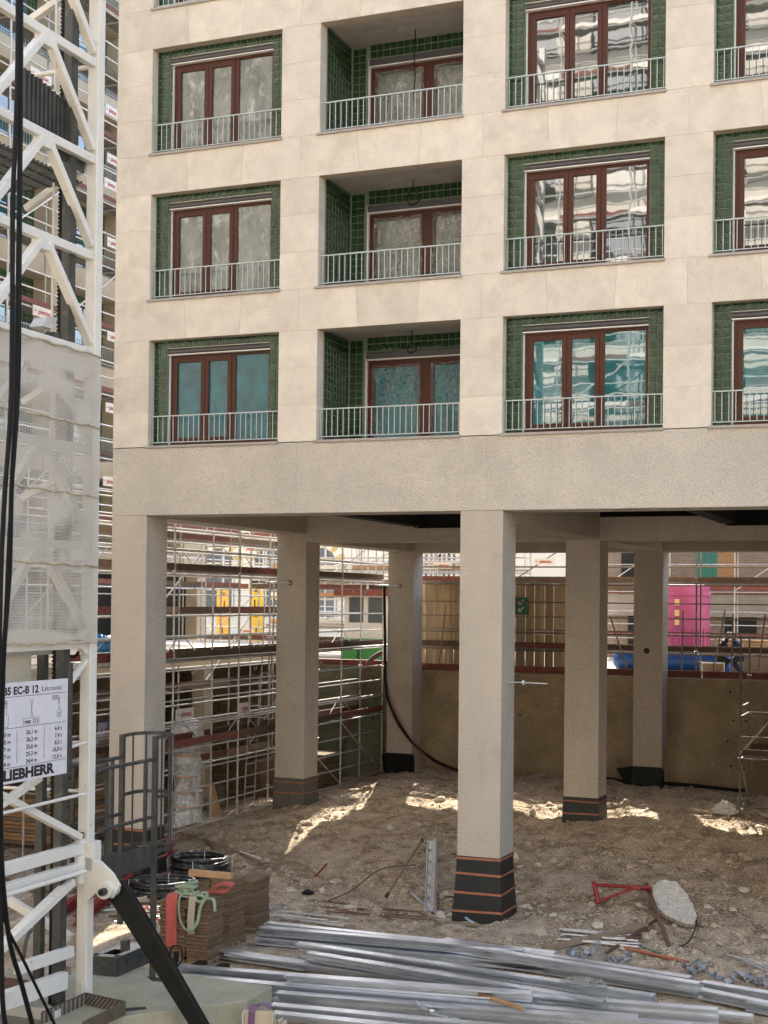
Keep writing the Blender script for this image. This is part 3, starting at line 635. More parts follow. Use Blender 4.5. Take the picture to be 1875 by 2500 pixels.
# ---- ladder cage
P1 = V((-2.37, -7.70, 0)); P2 = V((-1.83, -7.70, 0)); cc = V((-2.10, -7.42, 0))
cage = MB().box(P2.x-.035, P2.x+.035, P2.y-.03, P2.y+.03, .605, 3.98).build('ladder_cage', m_grey, crane)
MB().box(P1.x-.035, P1.x+.035, P1.y-.03, P1.y+.03, 1.3, 3.98).build('cage_post', m_grey, cage)
arc = [P1]+[cc+V((-math.cos(k*math.pi/12)*.30, math.sin(k*math.pi/12)*.30+.05, 0)) for k in range(13)]+[P2]
for z in (3.96, 3.12, 2.36):
    MB().ribbon([p+V((0, 0, z)) for p in arc], V((0, 0, .05)), .012).build('cage_hoop', m_grey, cage)
for k in (1, 4, 7, 10, 13): p = arc[k]; MB().bar(p+V((0, 0, 2.3)), p+V((0, 0, 3.98)), .03, .012).build('cage_bar', m_grey, cage)
for z in (3.66, 2.86):
    for p in (P1, P2):
        MB().tube((p.x, -9.1, z), (p.x, p.y+.04, z), .027, 10).build('handrail', m_grey, cage, smooth=True)
for y in (-8.9, -7.95):
    for p in (P1, P2): MB().box(p.x-.022, p.x+.022, y-.022, y+.022, 2.35, 3.66).build('cage_post', m_grey, cage)
MB().box(-1.84, -1.82, -9.05, -7.72, 2.18, 2.48).build('toe_plate', m_grey, cage)
MB().box(-2.36, -1.85, -9.05, -7.75, 2.16, 2.18).build('walkway', m_grey, cage)
MB().box(-1.82, -1.78, -9.08, -8.72, 2.16, 2.52).build('bracket_plate', m_grey, cage, bevel=.004)
# ---- black cables in front of the mast
for lab, pts in (('thick black power cable hanging beside the crane mast, outermost of three', [(50, -60), (50, 150), (49, 300), (46, 560), (42, 800), (38, 1000), (28, 1200), (24, 1380), (16, 1500), (10, 1580), (6, 1700), (2, 1900), (4, 2100), (22, 2290), (52, 2400), (84, 2520)]),
                 ('black cable bowing out from the other two against the crane mesh screen', [(44, -60), (43, 150), (38, 330), (31, 500), (30, 750), (26, 1000), (12, 1200), (4, 1350), (0, 1500), (-4, 1700), (-8, 2000), (2, 2250), (6, 2440), (16, 2520)]),
                 ('thin black cable slanting down to the crane foot plates', [(53, -60), (53, 200), (51, 420), (49, 700), (46, 950), (33, 1150), (22, 1300), (14, 1480), (8, 1600), (4, 1800), (0, 2100), (8, 2236), (60, 2350), (140, 2515)])):
    P = [onx(x, y, -1.25) for x, y in pts]
    Q = []
    for k in range(len(P)-1):
        for s in range(4):
            u = s/4; p0 = P[max(k-1, 0)]; p1 = P[k]; p2 = P[k+1]; p3 = P[min(k+2, len(P)-1)]
            Q.append(.5*((2*p1)+(-p0+p2)*u+(2*p0-5*p1+4*p2-p3)*u*u+(-p0+3*p1-3*p2+p3)*u*u*u))
    Q.append(P[-1]); tag(MB().path(Q, .028 if 'thin' not in lab else .018, 8).build('power_cable', m_black, smooth=True), lab, 'cable', 'cables by the crane mast')
# ---- ballast block and things on it
pl = [onz(a, b, .6) for a, b in ((374, 2366), (665, 2407), (603, 2442), (300, 2482))]; pl = pl+[V((-1.9, -12.2, .6)), V((-4.6, -12.2, .6)), V((-4.6, -8.3, .6)), V((-2.9, -8.0, .6))]
bk = MB().prism([V((p.x, p.y, -.3)) for p in pl], (0, 0, .9)).build('ballast_block', m_block, bevel=.02)
tag(bk, 'large mossy concrete foundation block under the crane mast', 'concrete block')
for (a, b, c, d_) in (((300, 2462), (355, 2458), (358, 2464), (306, 2470)), ((358, 2385), (400, 2388), (420, 2398), (372, 2396))):
    MB().prism([onz(*p, .598) for p in (a, b, c, d_)], (0, 0, .004)).build('slot', m_dark, bk)
# grey lifting fixture
A = onz(227, 2379, .605); B = onz(286, 2384, .605); C_ = onz(366, 2350, .605); u = (B-A); vv = (C_-B)
fx = thing('steel_fixture', 'grey steel box fixture with slotted sides on the concrete block', 'steel box', tuple(A))
h = .26
for n_, p0, e in (('side_plate', A, u), ('side_plate', A+vv, u), ('end_plate', A, vv), ('end_plate', B, vv)):
    MB().bar(p0+V((0, 0, h/2)), p0+e+V((0, 0, h/2)), .02, h).build(n_, m_grey, fx)
un = u.normalized(); vn = vv.normalized(); zt_ = V((0, 0, h+.004))
for p0, e, wv in ((A, u, vn*.09), (A+vv-vn*.09, u, vn*.09), (A, vv, un*.07), (B-un*.07, vv, un*.07)):
    MB().prism([p0+zt_, p0+e+zt_, p0+e+wv+zt_, p0+wv+zt_], (0, 0, .012)).build('top_flange', m_galv, fx)
MB().prism([A+vv*.5+zt_, A+vv*.5+u+zt_, A+vv*.95+u+zt_, A+vv*.95+zt_], (0, 0, .01)).build('top_plate', m_galv, fx)
MB().bar(A+vv*.45+u*.7+V((0, 0, .2)), A+vv*.45+u*.7+V((0, 0, .42)), .1, .1).build('upright', m_grey, fx)
MB().bar(A+u*-.55+vv*.05+V((0, 0, .2)), A+u*.5+vv*.02+V((0, 0, .19)), .05, .06).build('drawbar', m_grey, fx)
for k in (.25, .65): q = B+vv*k+V((0, 0, .15))+un*.012; MB().path([q, q+un*.006], .035, 12, flat=.6).build('side_slot', m_dark, fx)
# diamond plate tray
A = onz(208, 2456, .62); B = onz(306, 2478, .62); u = B-A; vv = V((-.0, -.95, 0)); 
ty = thing('chequer_plate_tray', 'rusty chequer plate tray lying against the crane leg', 'metal tray', tuple(A))
m_cheq = mat('chequer_plate', (.13,.10,.075), .55, .4, var=.3, sc=8)
MB().prism([A, B, B+vv, A+vv], (0, 0, .015)).build('tray_floor', m_block, ty)
for p0, e in ((A, u), (A, vv), (B, vv)):
    w_ = MB().bar(p0+V((0, 0, .09)), p0+e+V((0, 0, .09)), .012, .17).build('tray_wall', m_cheq, ty)
st = MB()
for i in range(10):
    for j in range(4):
        q = A+u*((i+.5+.5*(j % 2))/10.5)+V((0, -.009, .03+.037*j)); st.bar(q+V((-.016, 0, -.014)), q+V((.016, 0, .014)), .006, .012, up=(0, 1, 0))
        q = A+vv*((i+.5)/10)+V((.009, 0, .03+.037*j)); st.bar(q+V((0, -.016, -.014)), q+V((0, .016, .014)), .006, .012, up=(1, 0, 0))
st.build('raised_studs', m_galv, ty)
# cream steel posts with purple sling at the block's front
pp = thing('steel_channel', 'cream painted steel channel standing upright under a purple sling', 'steel channel', (.0, -9.3, -.1))
q = onz(596, 2466, .55); q2 = onz(672, 2470, .55); dx = (q2-q); dn = V((-dx.y, dx.x, 0)).normalized()
def up_(p, e, t, n_): MB().prism([p+V((0, 0, -.65)), p+e+V((0, 0, -.65)), p+e+t+V((0, 0, -.65)), p+t+V((0, 0, -.65))], (0, 0, .65)).build(n_, m_creamst, pp)
up_(q, dx, dn*.015, 'web'); up_(q, dx.normalized()*.015, dn*-.12, 'flange'); up_(q+dx, dx.normalized()*-.015, dn*-.12, 'flange')
q = onz(676, 2486, .48)
pp2 = thing('steel_section', 'small cream steel section standing next to the purple sling', 'steel section', (q.x, q.y, -.1))
for k in range(3): MB().box(q.x+k*.05, q.x+k*.05+.012, q.y-.06, q.y+.06, -.1, .46+.02*(k % 2)).build('rib', m_creamst, pp2)
MB().box(q.x, q.x+.112, q.y+.062, q.y+.074, -.1, .44).build('web', m_creamst, pp2)
pts = [onz(598+14*k, 2462, .56)+V((0, -.03, 0)) for k in range(5)]
a0 = onz(618, 2466, .55)
sl_ = [a0+V((.0, -.06, -.6)), a0+V((0.0, -.06, -.2)), a0+V((.01, -.06, 0)), a0+V((.03, -.02, .06)), a0+V((.09, .03, .09)), a0+V((.17, .04, .08)), a0+V((.24, .05, .04))]
tag(MB().ribbon(sl_, [V((.09, .0, 0))]*3+[V((.08, .03, -.03)), V((.03, .09, 0)), V((0, .09, 0)), V((0, .09, 0))], .008).build('purple_sling', m_purple), 'purple lifting sling looped over a cream steel channel', 'sling')
# ================================================================== GROUND AND PIT
def sm(t): t = max(0., min(1., t)); return t*t*(3-2*t)
def gz(x, y):
    h = .70*sm((y-.4)/6.2)
    if x < -6.2: h *= 1-.75*sm((-6.2-x)/4.5)
    if y > 0: h += .10*sm((y-1)/3)*noise.noise(V((x*.35, y*.35, 5)))
    amp = .10*sm((y+1.6)/2.2)+.012
    h += amp*(noise.turbulence(V((x*.9, y*.9, 2)), 5, False)-.35)
    h += .10*sm((y+1.8)/1.5)*abs(noise.noise(V((x*1.7+.3*noise.noise(V((x*4, y*4, 1))), y*2.4, 9))))+.045*sm((y+2.2)/1.2)*abs(noise.noise(V((x*4.5, y*6, 4))))+.018*sm((y+2.4)/1.2)*noise.noise(V((x*11, y*11, 6)))
    h += .45*math.exp(-((x-3.2)**2/6+(y-2.6)**2/2.2))*.5
    return h
xs = [-400, -150, -60, -35, -24, -18]+[-15+.1*i for i in range(260)]+[13, 16, 22, 40, 120, 400]
ys = [-400, -150, -60, -40, -30, -22, -16]+[-13+.1*i for i in range(296)]+[18, 30, 80, 400]
b = MB()
for y in ys:
    for x in xs: b.v.append(V((x, y, gz(x, y) if -30 < y < 20 and -25 < x < 20 else 0)))
nx = len(xs)
for j in range(len(ys)-1):
    for i in range(nx-1): a = j*nx+i; b.f.append((a, a+1, a+nx+1, a+nx))
me = b.mesh('ground', fix=False); struct(put('ground', me, m_dirt, smooth=True))
m_court = mat('courtyard_paving', (.34,.30,.24), .9, var=.2, sc=.7, bump=.3)
struct(MB().box(-300, 300, 16.7, 300, 2.5, 3.72).build('courtyard', m_court))
struct(MB().box(-60, -11.0, -14, 16.65, 3.98, 4.36).build('street_slab', m_cream))
# retaining walls
tag(MB().box(23.7, 24.3, -3, 16.6, -.5, 8.9).build('light_block_wall', m_wall), 'unseen concrete wall added to block light from the far side of the pit', 'wall')  # added out of view to keep side light off the colonnade
wl = thing('retaining_wall', 'rough brown concrete retaining wall closing the pit behind the columns', 'wall', (0, 16.3, 0))
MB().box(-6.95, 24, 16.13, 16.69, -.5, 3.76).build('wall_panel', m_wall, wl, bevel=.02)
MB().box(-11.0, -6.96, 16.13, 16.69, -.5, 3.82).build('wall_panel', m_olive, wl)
for k in range(10): MB().box(-11+k*3.2, -11+k*3.2+3.16, 16.22, 16.40, 3.83 if k < 1 else 3.77, 4.02 if k < 1 else 3.97).build('kerb_board', m_redbrown, wl)
dots = MB()
for (x, z) in ((2.6, 3.4), (2.7, 2.6), (3.05, 2.6), (2.65, 1.3), (3.0, 1.25), (2.55, 2.0), (-1.2, 2.2), (-3.6, 2.5), (-4.6, 1.6), (-3.7, 3.5), (-8.4, 2.2), (-9.3, 1.6), (-8.0, 1.2)): dots.path([V((x, 16.12, z)), V((x, 16.131, z))], .035, 10)
dots.build('tie_hole', m_dark, wl)
ub = thing('basement_wall', 'dark concrete basement wall under the street slab', 'wall', (-16, 5, 0))
MB().box(-16.6, -16, -14, 16.6, -.5, 3.97).build('wall_panel', m_wall, ub); MB().box(-15.99, -11.1, 16.0, 16.6, -.5, 3.97).build('wall_panel', m_wall, ub)
MB().box(-16, -12.4, 9.9, 10.2, -.5, 3.97).build('wall_panel', m_wall, ub)
for y in (onx(492, 1720, -11.3).y, 3.2, -3.2):
    tag(MB().box(-11.5, -11.1, y-.2, y+.22, -.4, 3.975).build('basement_pillar', m_cream, bevel=.01), 'pale square concrete pillar holding up the street slab edge', 'pillar', 'pillars under the street slab')
# ================================================================== SCAFFOLDS
def scaffold(root, O, d, n, nb, L, dep, z0, decks, top, toes=(m_toe,), rails=(0, 1), braces=((0, 1),), r=.0245, tubes=m_galv, stub=0.25, light=False, side=1, anchor=False):
    O = V(O); d = V(d); n = V(n)
    P = lambda k, s, z: V((O.x+d.x*L*k+n.x*dep*s, O.y+d.y*L*k+n.y*dep*s, z))
    for k in range(nb+1):
        for s in (0, 1):
            m = MB().tube(P(k, s, z0), P(k, s, top+RD.uniform(0, stub)), r, 8)
            if not light:
                z = z0+.45
                while z < top: m.path([P(k, s, z-.005), P(k, s, z+.005)], .06, 8); z += 1.0
                m.box(P(k, s, 0).x-.07, P(k, s, 0).x+.07, P(k, s, 0).y-.07, P(k, s, 0).y+.07, z0-.01, z0)
            m.build('standard', tubes, root, smooth=True)
        for z in decks: MB().tube(P(k, 0, z-.06), P(k, 1, z-.06), r*.9, 6).build('transom', tubes, root)
    for i, z in enumerate(decks):
        for k in range(nb):
            a = .03
            for s in (0, 1):
                if not light or s == side:
                    MB().tube(P(k, s, z-.05), P(k+1, s, z-.05), r*.85, 6).build('ledger', tubes, root)
                if s in rails:
                    for dz in (.5, 1.0): MB().tube(P(k, s, z+dz), P(k+1, s, z+dz), r*.8, 6).build('guardrail', tubes, root)
            for q in range(2):
                s0 = .06+.45*q; A = P(k, s0, z); B = P(k+1, s0, z); C = P(k+1, s0+.41, z); D = P(k, s0+.41, z); e = d*.03
                MB().prism([A+e, B-e, C-e, D+e], (0, 0, .045)).build('deck', m_deck, root)
            for s in ((-.02, 1.02) if not light else (1.02 if side else -.02,)):
                A = P(k, s, z+.12); B = P(k+1, s, z+.12); MB().bar(A+d*.05, B-d*.05, .03, .15).build('toe_board', toes[(k+i) % len(toes)], root)
    for (k, i) in braces:
        z0_ = decks[i]; z1_ = decks[i+1] if i+1 < len(decks) else z0_+2
        MB().tube(P(k, 1.04, z0_), P(k+1, 1.04, z1_-.1), r*.9, 6).build('brace', tubes, root)
m_deck = mat('steel_deck', (.20,.185,.165), .6, .3, var=.3, sc=6, rnd=.15)
ls = thing('scaffold', 'tall tube scaffold with brown toe boards along the open side of the columns', 'scaffold', (-8.4, 9.5, .4))
Y0 = 3.22-3.17
scaffold(ls, (-8.0, Y0, 0), (0, 1, 0), (-1, 0, 0), 5, 3.17, .75, .42, [2.45, 4.5, 6.52], 8.6, toes=(m_toe, m_redbrown, m_toe), braces=())
for k in range(5):
    for z in (7.05, 7.5, 5.0, 3.9, 3.0, 1.9, 1.45, 1.0, .55): MB().tube((-8.0, Y0+k*3.17, z), (-8.0, Y0+(k+1)*3.17, z), .021, 6).build('ledger', m_galv, ls)
    MB().tube((-8.03, Y0+k*3.17, 4.45 if k < 3 else 2.4), (-8.03, Y0+(k+1)*3.17, .6 if k > 2 else 4.6), .02, 6).build('brace', m_galv, ls) if k > 2 else None
    for s in (-1, 1):
        for z in (6.55, 4.55, 2.5): y = Y0+k*3.17+1.585; MB().tube((-8.72, y+s*.1, z+.45), (-8.72, y+s*.75, z+.02), .017, 6).build('guard_strut', m_galv, ls)
    for z in (6.42, 4.40):
        for yy in (1.1, 2.0):
            c = V((-8.1, Y0+k*3.17+yy, z)); MB().path([c+V((0, math.cos(t*.45)*.09, -.14+math.sin(t*.45)*(.16 if math.sin(t*.45) < 0 else .12))) for t in range(8, 14)], .012, 6).build('hook', m_galv, ls)
for (y, z) in ((DD, 6.35), (2*DD, 6.38)):
    MB().tube((-8.0, y-.1, z), (-7.2, y-.06, z-.02), .022, 8).build('wall_tie', m_galv, ls)
    MB().path([V((-7.2, y-.01, z-.02))+V((math.cos(t)*.06, -.02-.02*(t % 2), math.sin(t)*.06)) for t in range(9)], .012, 6).build('tie_hook', m_rust, ls)
ls2 = thing('scaffold', 'second pale tube scaffold standing on the pit floor along the street slab edge', 'scaffold', (-10.2, 8, .1))
scaffold(ls2, (-9.9, 1.3, 0), (0, 1, 0), (-1, 0, 0), 5, 2.7, .75, .12, [1.6, 3.55, 5.5, 7.4], 9.4, toes=(m_oldwood, m_toe, m_redbrown), rails=(0, 1), braces=((1, 0), (3, 1), (2, 2), (4, 0), (0, 2)), light=True, side=0)
# ladder inside
for (y, z) in ((8.1, .5), (8.9, 2.55)):
    for dx in (-.2, .2): MB().tube((-8.55+dx*.2, y+dx, z), (-8.55+dx*.2, y+dx+.25, z+3.4), .018, 6).build('ladder_rail', m_galv, ls)
    for k in range(11): MB().tube((-8.59, y-.2+.02*k, z+.3*k+.2), (-8.51, y+.2+.02*k, z+.3*k+.2), .012, 6).build('ladder_rung', m_galv, ls)
bs = thing('scaffold', 'dark tube scaffold standing behind the top of the retaining wall', 'scaffold', (0, 17.4, 3.72))
x0 = 1.455-3.0*3
scaffold(bs, (x0, 17.2, 0), (1, 0, 0), (0, 1, 0), 6, 3.0, .75, 3.72, [4.45, 6.5], 8.5, toes=(m_toe, m_redbrown, m_toe, m_toe), braces=((1, 1), (4, 1)), tubes=m_shadetube)
for (ya, yb, nm) in ((16.72, 17.14, 'sun_block_strip'), (18.0, 19.2, 'sun_block_deck')):  # extra decks added to block sun and narrow its patches on the dirt
    for k in range(6): MB().box(x0+3*k+.03, x0+3*k+2.97, ya, yb, 6.5, 6.545).build(nm, m_deck, bs)
for k in range(5): MB().box(-7.95, -7.66, Y0+k*3.17+.03, Y0+(k+1)*3.17-.03, 4.5, 4.545).build('sun_block_strip', m_deck, ls)  # added deck strips that shade the ground beside the left columns
for k in range(6):
    for z in (7.6, 5.9, 5.05): MB().tube((x0+3*k, 17.16, z), (x0+3*k+3, 17.16, z), .021, 6).build('ledger', m_shadetube, bs)
for (p, q) in (((1490, 1505), (1530, 1632)), ((1088, 1480), (1070, 1640)), ((1742, 1640), (1770, 1490)), ((1785, 1655), (1790, 1500)), ((1850, 1655), (1868, 1500)), ((1668, 1490), (1664, 1650))):
    a = ony(*p, 16.95); b = ony(*q, 16.95); MB().tube(a, b, .024, 8).build('loose_standard', m_shadetube, bs)
# small scaffold tower in the pit, right
tw = thing('scaffold_tower', 'small scaffold tower standing in the pit against the retaining wall', 'scaffold', (4.5, 12.3, .6))
scaffold(tw, (3.58, 11.2, 0), (1, 0, 0), (0, 1, 0), 1, 2.2, 1.6, .62, [2.1], 4.9, toes=(m_toe,), rails=(0, 1), braces=(), tubes=m_shadetube)
for z in (.85, 3.35, 3.1): MB().tube((3.58, 11.2, z), (5.78, 11.2, z), .021, 6).tube((3.58, 11.2, z), (3.58, 12.8, z), .021, 6).build('ledger', m_shadetube, tw)
MB().tube((3.6, 11.17, 2.2), (4.6, 11.17, 3.4), .02, 6).build('brace', m_galv, tw)
MB().tube((3.62, 12.8, .7), (3.62, 11.2, 1.9), .02, 6).build('brace', m_galv, tw)
tag(MB().prism([V((3.2, 14.6, .6)), V((4.5, 14.9, .6)), V((4.4, 15.6, 2.9)), V((3.7, 15.5, 2.9))], (0, .05, 0)).build('plywood_sheet', m_oldwood), 'tapered plywood sheet leaning on the pit wall behind the small scaffold tower', 'plywood')
# ================================================================== plettac banners
def banner(lab, c, right, w_, h, txt='plettac', m=m_banner):
    c = V(c); right = V(right).normalized(); n_ = right.cross(Z)
    o = MB().prism([c, c+right*w_, c+right*w_+Z*h, c+Z*h], -n_*.01).build('scaffold_banner', m); tag(o, lab, 'banner', 'scaffold maker banners')
    tx = text('lettering', txt, h*.62, m_redink, o, c+right*w_*.26+Z*h*.3+n_*.003, right, Z, .004, sx=min(1.2, w_*.68/(h*.62*3.05)))
    q = c+n_*.003+right*w_*.06+Z*h*.55
    MB().prism([q, q+right*w_*.06-Z*h*.14, q+right*w_*.13+Z*h*.08, q+right*w_*.06-Z*h*.02], n_*.002).build('bird_mark', m_grey, o)
    return o
yv = (0, 1, 0)
a = onx(425, 1760, -8.76); banner('small white banner tied to the scaffold just behind the plastic wrapped bundle', a+V((.02, .05, 0)), yv, .85, .27)
a = onx(583, 1745, -8.76); banner('small white banner on the scaffold below the street slab by the ladder', a+V((.02, 0, 0)), yv, .62, .3)
a = onx(240, 1800, -11.0); banner('white banner on the pit edge between the crane leg and the corner column', a, yv, 1.1, .35)
a = ony(1058, 1388, 17.95); banner('cream banner on the scaffold in front of the twin arched windows', a, (1, 0, 0), .62, .2)
a = ony(1304, 1378, 17.95); banner('pale banner on the scaffold in front of the brick house', a, (1, 0, 0), .68, .19)
a = ony(1303, 1549, 17.95); banner('worn banner tied low on the scaffold by the plank hoarding', a, (1, 0, 0), .62, .13, 'PLETTAC')
a = ony(592, 1348, 24.); banner('faint banner between the two big arched windows', a, (1, 0, 0), .6, .22)
a = ony(585, 1547, 24.); banner('faint banner low beside the yellow safety boards', a, (1, 0, 0), .6, .22)
# ================================================================== BACKGROUND BUILDINGS
def slabs(o, m, boxes, name): 
    for bx_ in boxes: MB().box(*bx_).build(name, m, o)
# ---- left neighbour (same design, facing +x)
lb = thing('apartment_building', 'green tiled cream apartment block wrapped in scaffolding behind the crane', 'building', (-18, 8, 4.4))
XL = -17.5; ye = 21.6; yo = [(-6.2, -3.2), (-2, 1.5), (2.6, 6.4), (7.5, 11.7), (12.9, 15.6), (16.8, 19.6)]
MB().box(-24, XL-.75, -10, ye, 4.37, 35).build('wall', m_cream, lb)
for k in range(10):
    zs = 4.5+3.0*k; 
    MB().box(XL-.74, XL, -10, ye, zs+2.3, zs+2.98).build('spandrel', m_cream, lb, bevel=.01)
    if k == 0: continue
    MB().box(XL-.74, XL, -10, ye, zs-.019, zs+.02).build('sill', m_sill, lb)
    prev = -10
    for (a, b) in yo+[(ye, None)]:
        MB().box(XL-.74, XL-.001, prev, a, zs+.021, zs+2.299).build('pier', m_cream, lb); prev = b
    for (a, b) in yo:
        MB().box(XL-.735, XL-.70, a, b, zs+.021, zs+2.299).build('tile_field', m_fartile, lb)
        wy0, wy1 = a+.9, b-.5
        w_ = MB().box(XL-.70, XL-.64, wy0, wy1, zs+.05, zs+2.0).build('window', m_wood, lb)
        nl = 3 if b-a > 3 else 2
        for q in range(nl): c0 = wy0+.08+(wy1-wy0-.08)*q/nl; MB().box(XL-.64, XL-.63, c0, c0+(wy1-wy0)/nl-.12, zs+.14, zs+1.9).build('pane', m_glassteal, w_)
        rl = MB().box(XL-.10, XL-.07, a, b, zs+.66, zs+.69); rl.box(XL-.10, XL-.07, a, b, zs+.1, zs+.12)
        for q in range(int((b-a)/.13)): rl.box(XL-.092, XL-.078, a+.05+q*.13, a+.064+q*.13, zs+.12, zs+.66)
        rl.build('railing', m_rail, lb)
for y in (-6, 0, 7, 12.3, 16.2, 21): MB().box(XL-.5, XL-.02, y, y+.55, 4.37, 6.8).build('ground_pier', m_cream, lb)
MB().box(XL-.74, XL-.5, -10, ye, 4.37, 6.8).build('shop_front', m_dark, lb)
sl2 = thing('scaffold', 'multi storey scaffold with red brown toe boards on the green tiled block', 'scaffold', (-16.5, 9, 4.4))
scaffold(sl2, (-16.9, 4.9, 0), (0, 1, 0), (1, 0, 0), 6, 2.8, .75, 4.37, [6.3+2.0*k for k in range(13)], 33, toes=(m_redbrown, m_toe, m_redbrown), rails=(1,), braces=((1, 1), (2, 4), (4, 2), (1, 5), (3, 6)), light=True, r=.03)
k = 0
for (px, py) in ((75, 185), (258, 275), (262, 395), (255, 455), (262, 600), (80, 768), (262, 830), (252, 1185), (258, 1005)):
    a = onx(px, py, -16.1); banner(('small white banner on the neighbour scaffold, level with the ribbed grey crane cover', 'tiny banner on the neighbour scaffold high beside the crane leg', 'tiny banner on the neighbour scaffold under the second stone sill level', 'tiny banner on the neighbour scaffold beside the drilled crane bracket', 'tiny banner on the neighbour scaffold beside the middle window row', 'small white banner on the neighbour scaffold behind the crane sensor hood', 'tiny banner on the neighbour scaffold at the top edge of the mesh screen', 'tiny banner on the neighbour scaffold beside the hammered band', 'tiny banner on the neighbour scaffold at the lowest window row')[k], a, yv, 1.0 if px < 100 else .7, .3); k += 1
# ---- arched courtyard building
m_archw = mat('pale_render', (.80,.74,.62), .9, var=.06, sc=.6); m_ochre = mat('ochre_voussoir', (.62,.44,.18), .9, var=.15); m_gl2 = mat('old_window_glass', (.10,.115,.13), .15, var=.3, sc=.7)
ab = thing('courtyard_building', 'pale rendered building with striped stone arches over its windows', 'building', (-22, 45, 3.7))
MB().box(-44, -2, 45.0, 52, 3.72, 12.5).build('wall', m_archw, ab)
def archwin(xc, y, zsp, r, zb, strip=True):
    w_ = MB().prism([V((xc-r, y-.06, zb)), V((xc+r, y-.06, zb))]+[V((xc+r*math.cos(t*math.pi/10), y-.06, zsp+r*math.sin(t*math.pi/10))) for t in range(11)], (0, .05, 0)).build('arched_window', m_gl2, ab)
    for dx in (-r*.95, -r*.33, r*.33, r*.95): MB().box(xc+dx-.05, xc+dx+.05, y-.12, y-.061, zb, zsp+math.sqrt(max(.01, r*r-dx*dx))).build('glazing_bar', m_white, w_)
    for z in (zsp-.1, zb+.3): MB().box(xc-r, xc+r, y-.125, y-.065, z, z+.1).build('glazing_bar', m_white, w_)
    n = 13
    for k in range(n):
        a0 = math.pi*k/n; a1 = math.pi*(k+1)/n; r0 = r+.02; r1 = r*1.55
        MB().prism([V((xc+q*math.cos(t), y-.1, zsp+q*math.sin(t))) for q, t in ((r0, a0), (r1, a0), (r1, a1), (r0, a1))], (0, .095, 0)).build('voussoir', m_ochre if k % 2 else m_archw, ab)
p1 = ony(536, 1375, 45); p2 = ony(658, 1375, 45); sp_ = p2.x-p1.x
for k in range(-2, 5):
    if k not in (3, 4): archwin(p1.x+sp_*k, 45, 7.75, .95, 4.9)
for px in (1054, 1098, 1190): q = ony(px, 1370, 45); archwin(q.x, 45, 8.0, .42, 5.6)
for (px, lab) in ((476, 'tall yellow'), (552, 'tall yellow')): pass
for (x0_, x1_, y0_, y1_, lab) in ((528, 558, 1440, 1560, 'orange yellow safety board with black print leaning by the courtyard scaffold'), (610, 642, 1432, 1568, 'tall yellow safety board with walking figures in the courtyard')):
    a = ony(x0_, y1_, 26.); b = ony(x1_, y0_, 26.); mm = mat('yellow_board_%d' % x0_, (.72, .50, .05) if x0_ > 600 else (.70, .40, .08), .6, var=.06)
    o = tag(MB().box(a.x, b.x, 26.0, 26.04, a.z, b.z).build('safety_board', mm), lab, 'sign board', 'yellow safety boards')
    ik = MB(); W_ = b.x-a.x; H_ = b.z-a.z
    for f_ in (.93, .90, .56, .45): ik.box(a.x+W_*.25, a.x+W_*.75, 25.992, 26, a.z+H_*f_, a.z+H_*f_+.03)
    for (u_, f_) in ((.35, .66), (.65, .66), (.5, .16)):
        c = V((a.x+W_*u_, 25.992, a.z+H_*f_)); ik.path([c+V((0, 0, .2)), c+V((0, .006, .2))], .035, 8); ik.bar(c+V((0, 0, .16)), c+V((0, 0, .04)), .05, .006, up=(0, 1, 0)); ik.bar(c+V((0, 0, .05)), c+V((-.05, 0, -.1)), .025, .006, up=(0, 1, 0)); ik.bar(c+V((0, 0, .05)), c+V((.05, 0, -.1)), .025, .006, up=(0, 1, 0))
    ik.build('pictogram', m_ink, o)
a = ony(612, 1430, 26.); b = ony(660, 1405, 26.)
o = tag(MB().box(a.x, b.x, 26.0, 26.04, a.z, b.z).build('site_board', m_ink), 'black site notice board above the yellow safety board', 'sign board')
MB().box(a.x+.08, b.x-.25, 25.99, 26, b.z-.12, b.z-.09).box(a.x+.08, b.x-.15, 25.99, 26, b.z-.2, b.z-.17).box(a.x+.08, b.x-.3, 25.99, 26, a.z+.08, a.z+.1).build('lettering', m_white, o)
# courtyard scaffold in front of the arches (sunlit)
cs = thing('scaffold', 'bright sunlit scaffold standing in the courtyard before the arched building', 'scaffold', (-12, 24.5, 3.72))
scaffold(cs, (-22, 24.2, 0), (1, 0, 0), (0, 1, 0), 6, 2.5, .8, 3.72, [4.3, 6.3, 8.3], 10.4, toes=(m_redbrown, m_toe), rails=(0, 1), braces=((1, 0), (3, 1), (5, 0), (2, 1)), light=True, side=0, r=.028)
cs2 = thing('scaffold', 'second sunlit scaffold with stairs near the striped arches', 'scaffold', (-14, 32, 3.72))
scaffold(cs2, (-20, 31.5, 0), (1, 0, 0), (0, 1, 0), 5, 2.2, .8, 3.72, [4.6, 6.6, 8.6], 10.6, toes=(m_oldwood,), rails=(0, 1), braces=((0, 0), (2, 1), (4, 0), (3, 1)), light=True, side=0, r=.03)
cs3 = thing('scaffold', 'dense pale scaffold bay between the green bins and the striped arches', 'scaffold', (-12, 27, 3.72))
scaffold(cs3, (-17.5, 27.0, 0), (1, 0, 0), (0, 1, 0), 6, 1.8, .8, 3.72, [4.9, 6.0, 7.1, 8.2], 10.4, toes=(m_timber, m_banner), rails=(0, 1), braces=((0, 1), (1, 0), (2, 2), (3, 1), (4, 0), (5, 2)), light=True, side=0, r=.026)
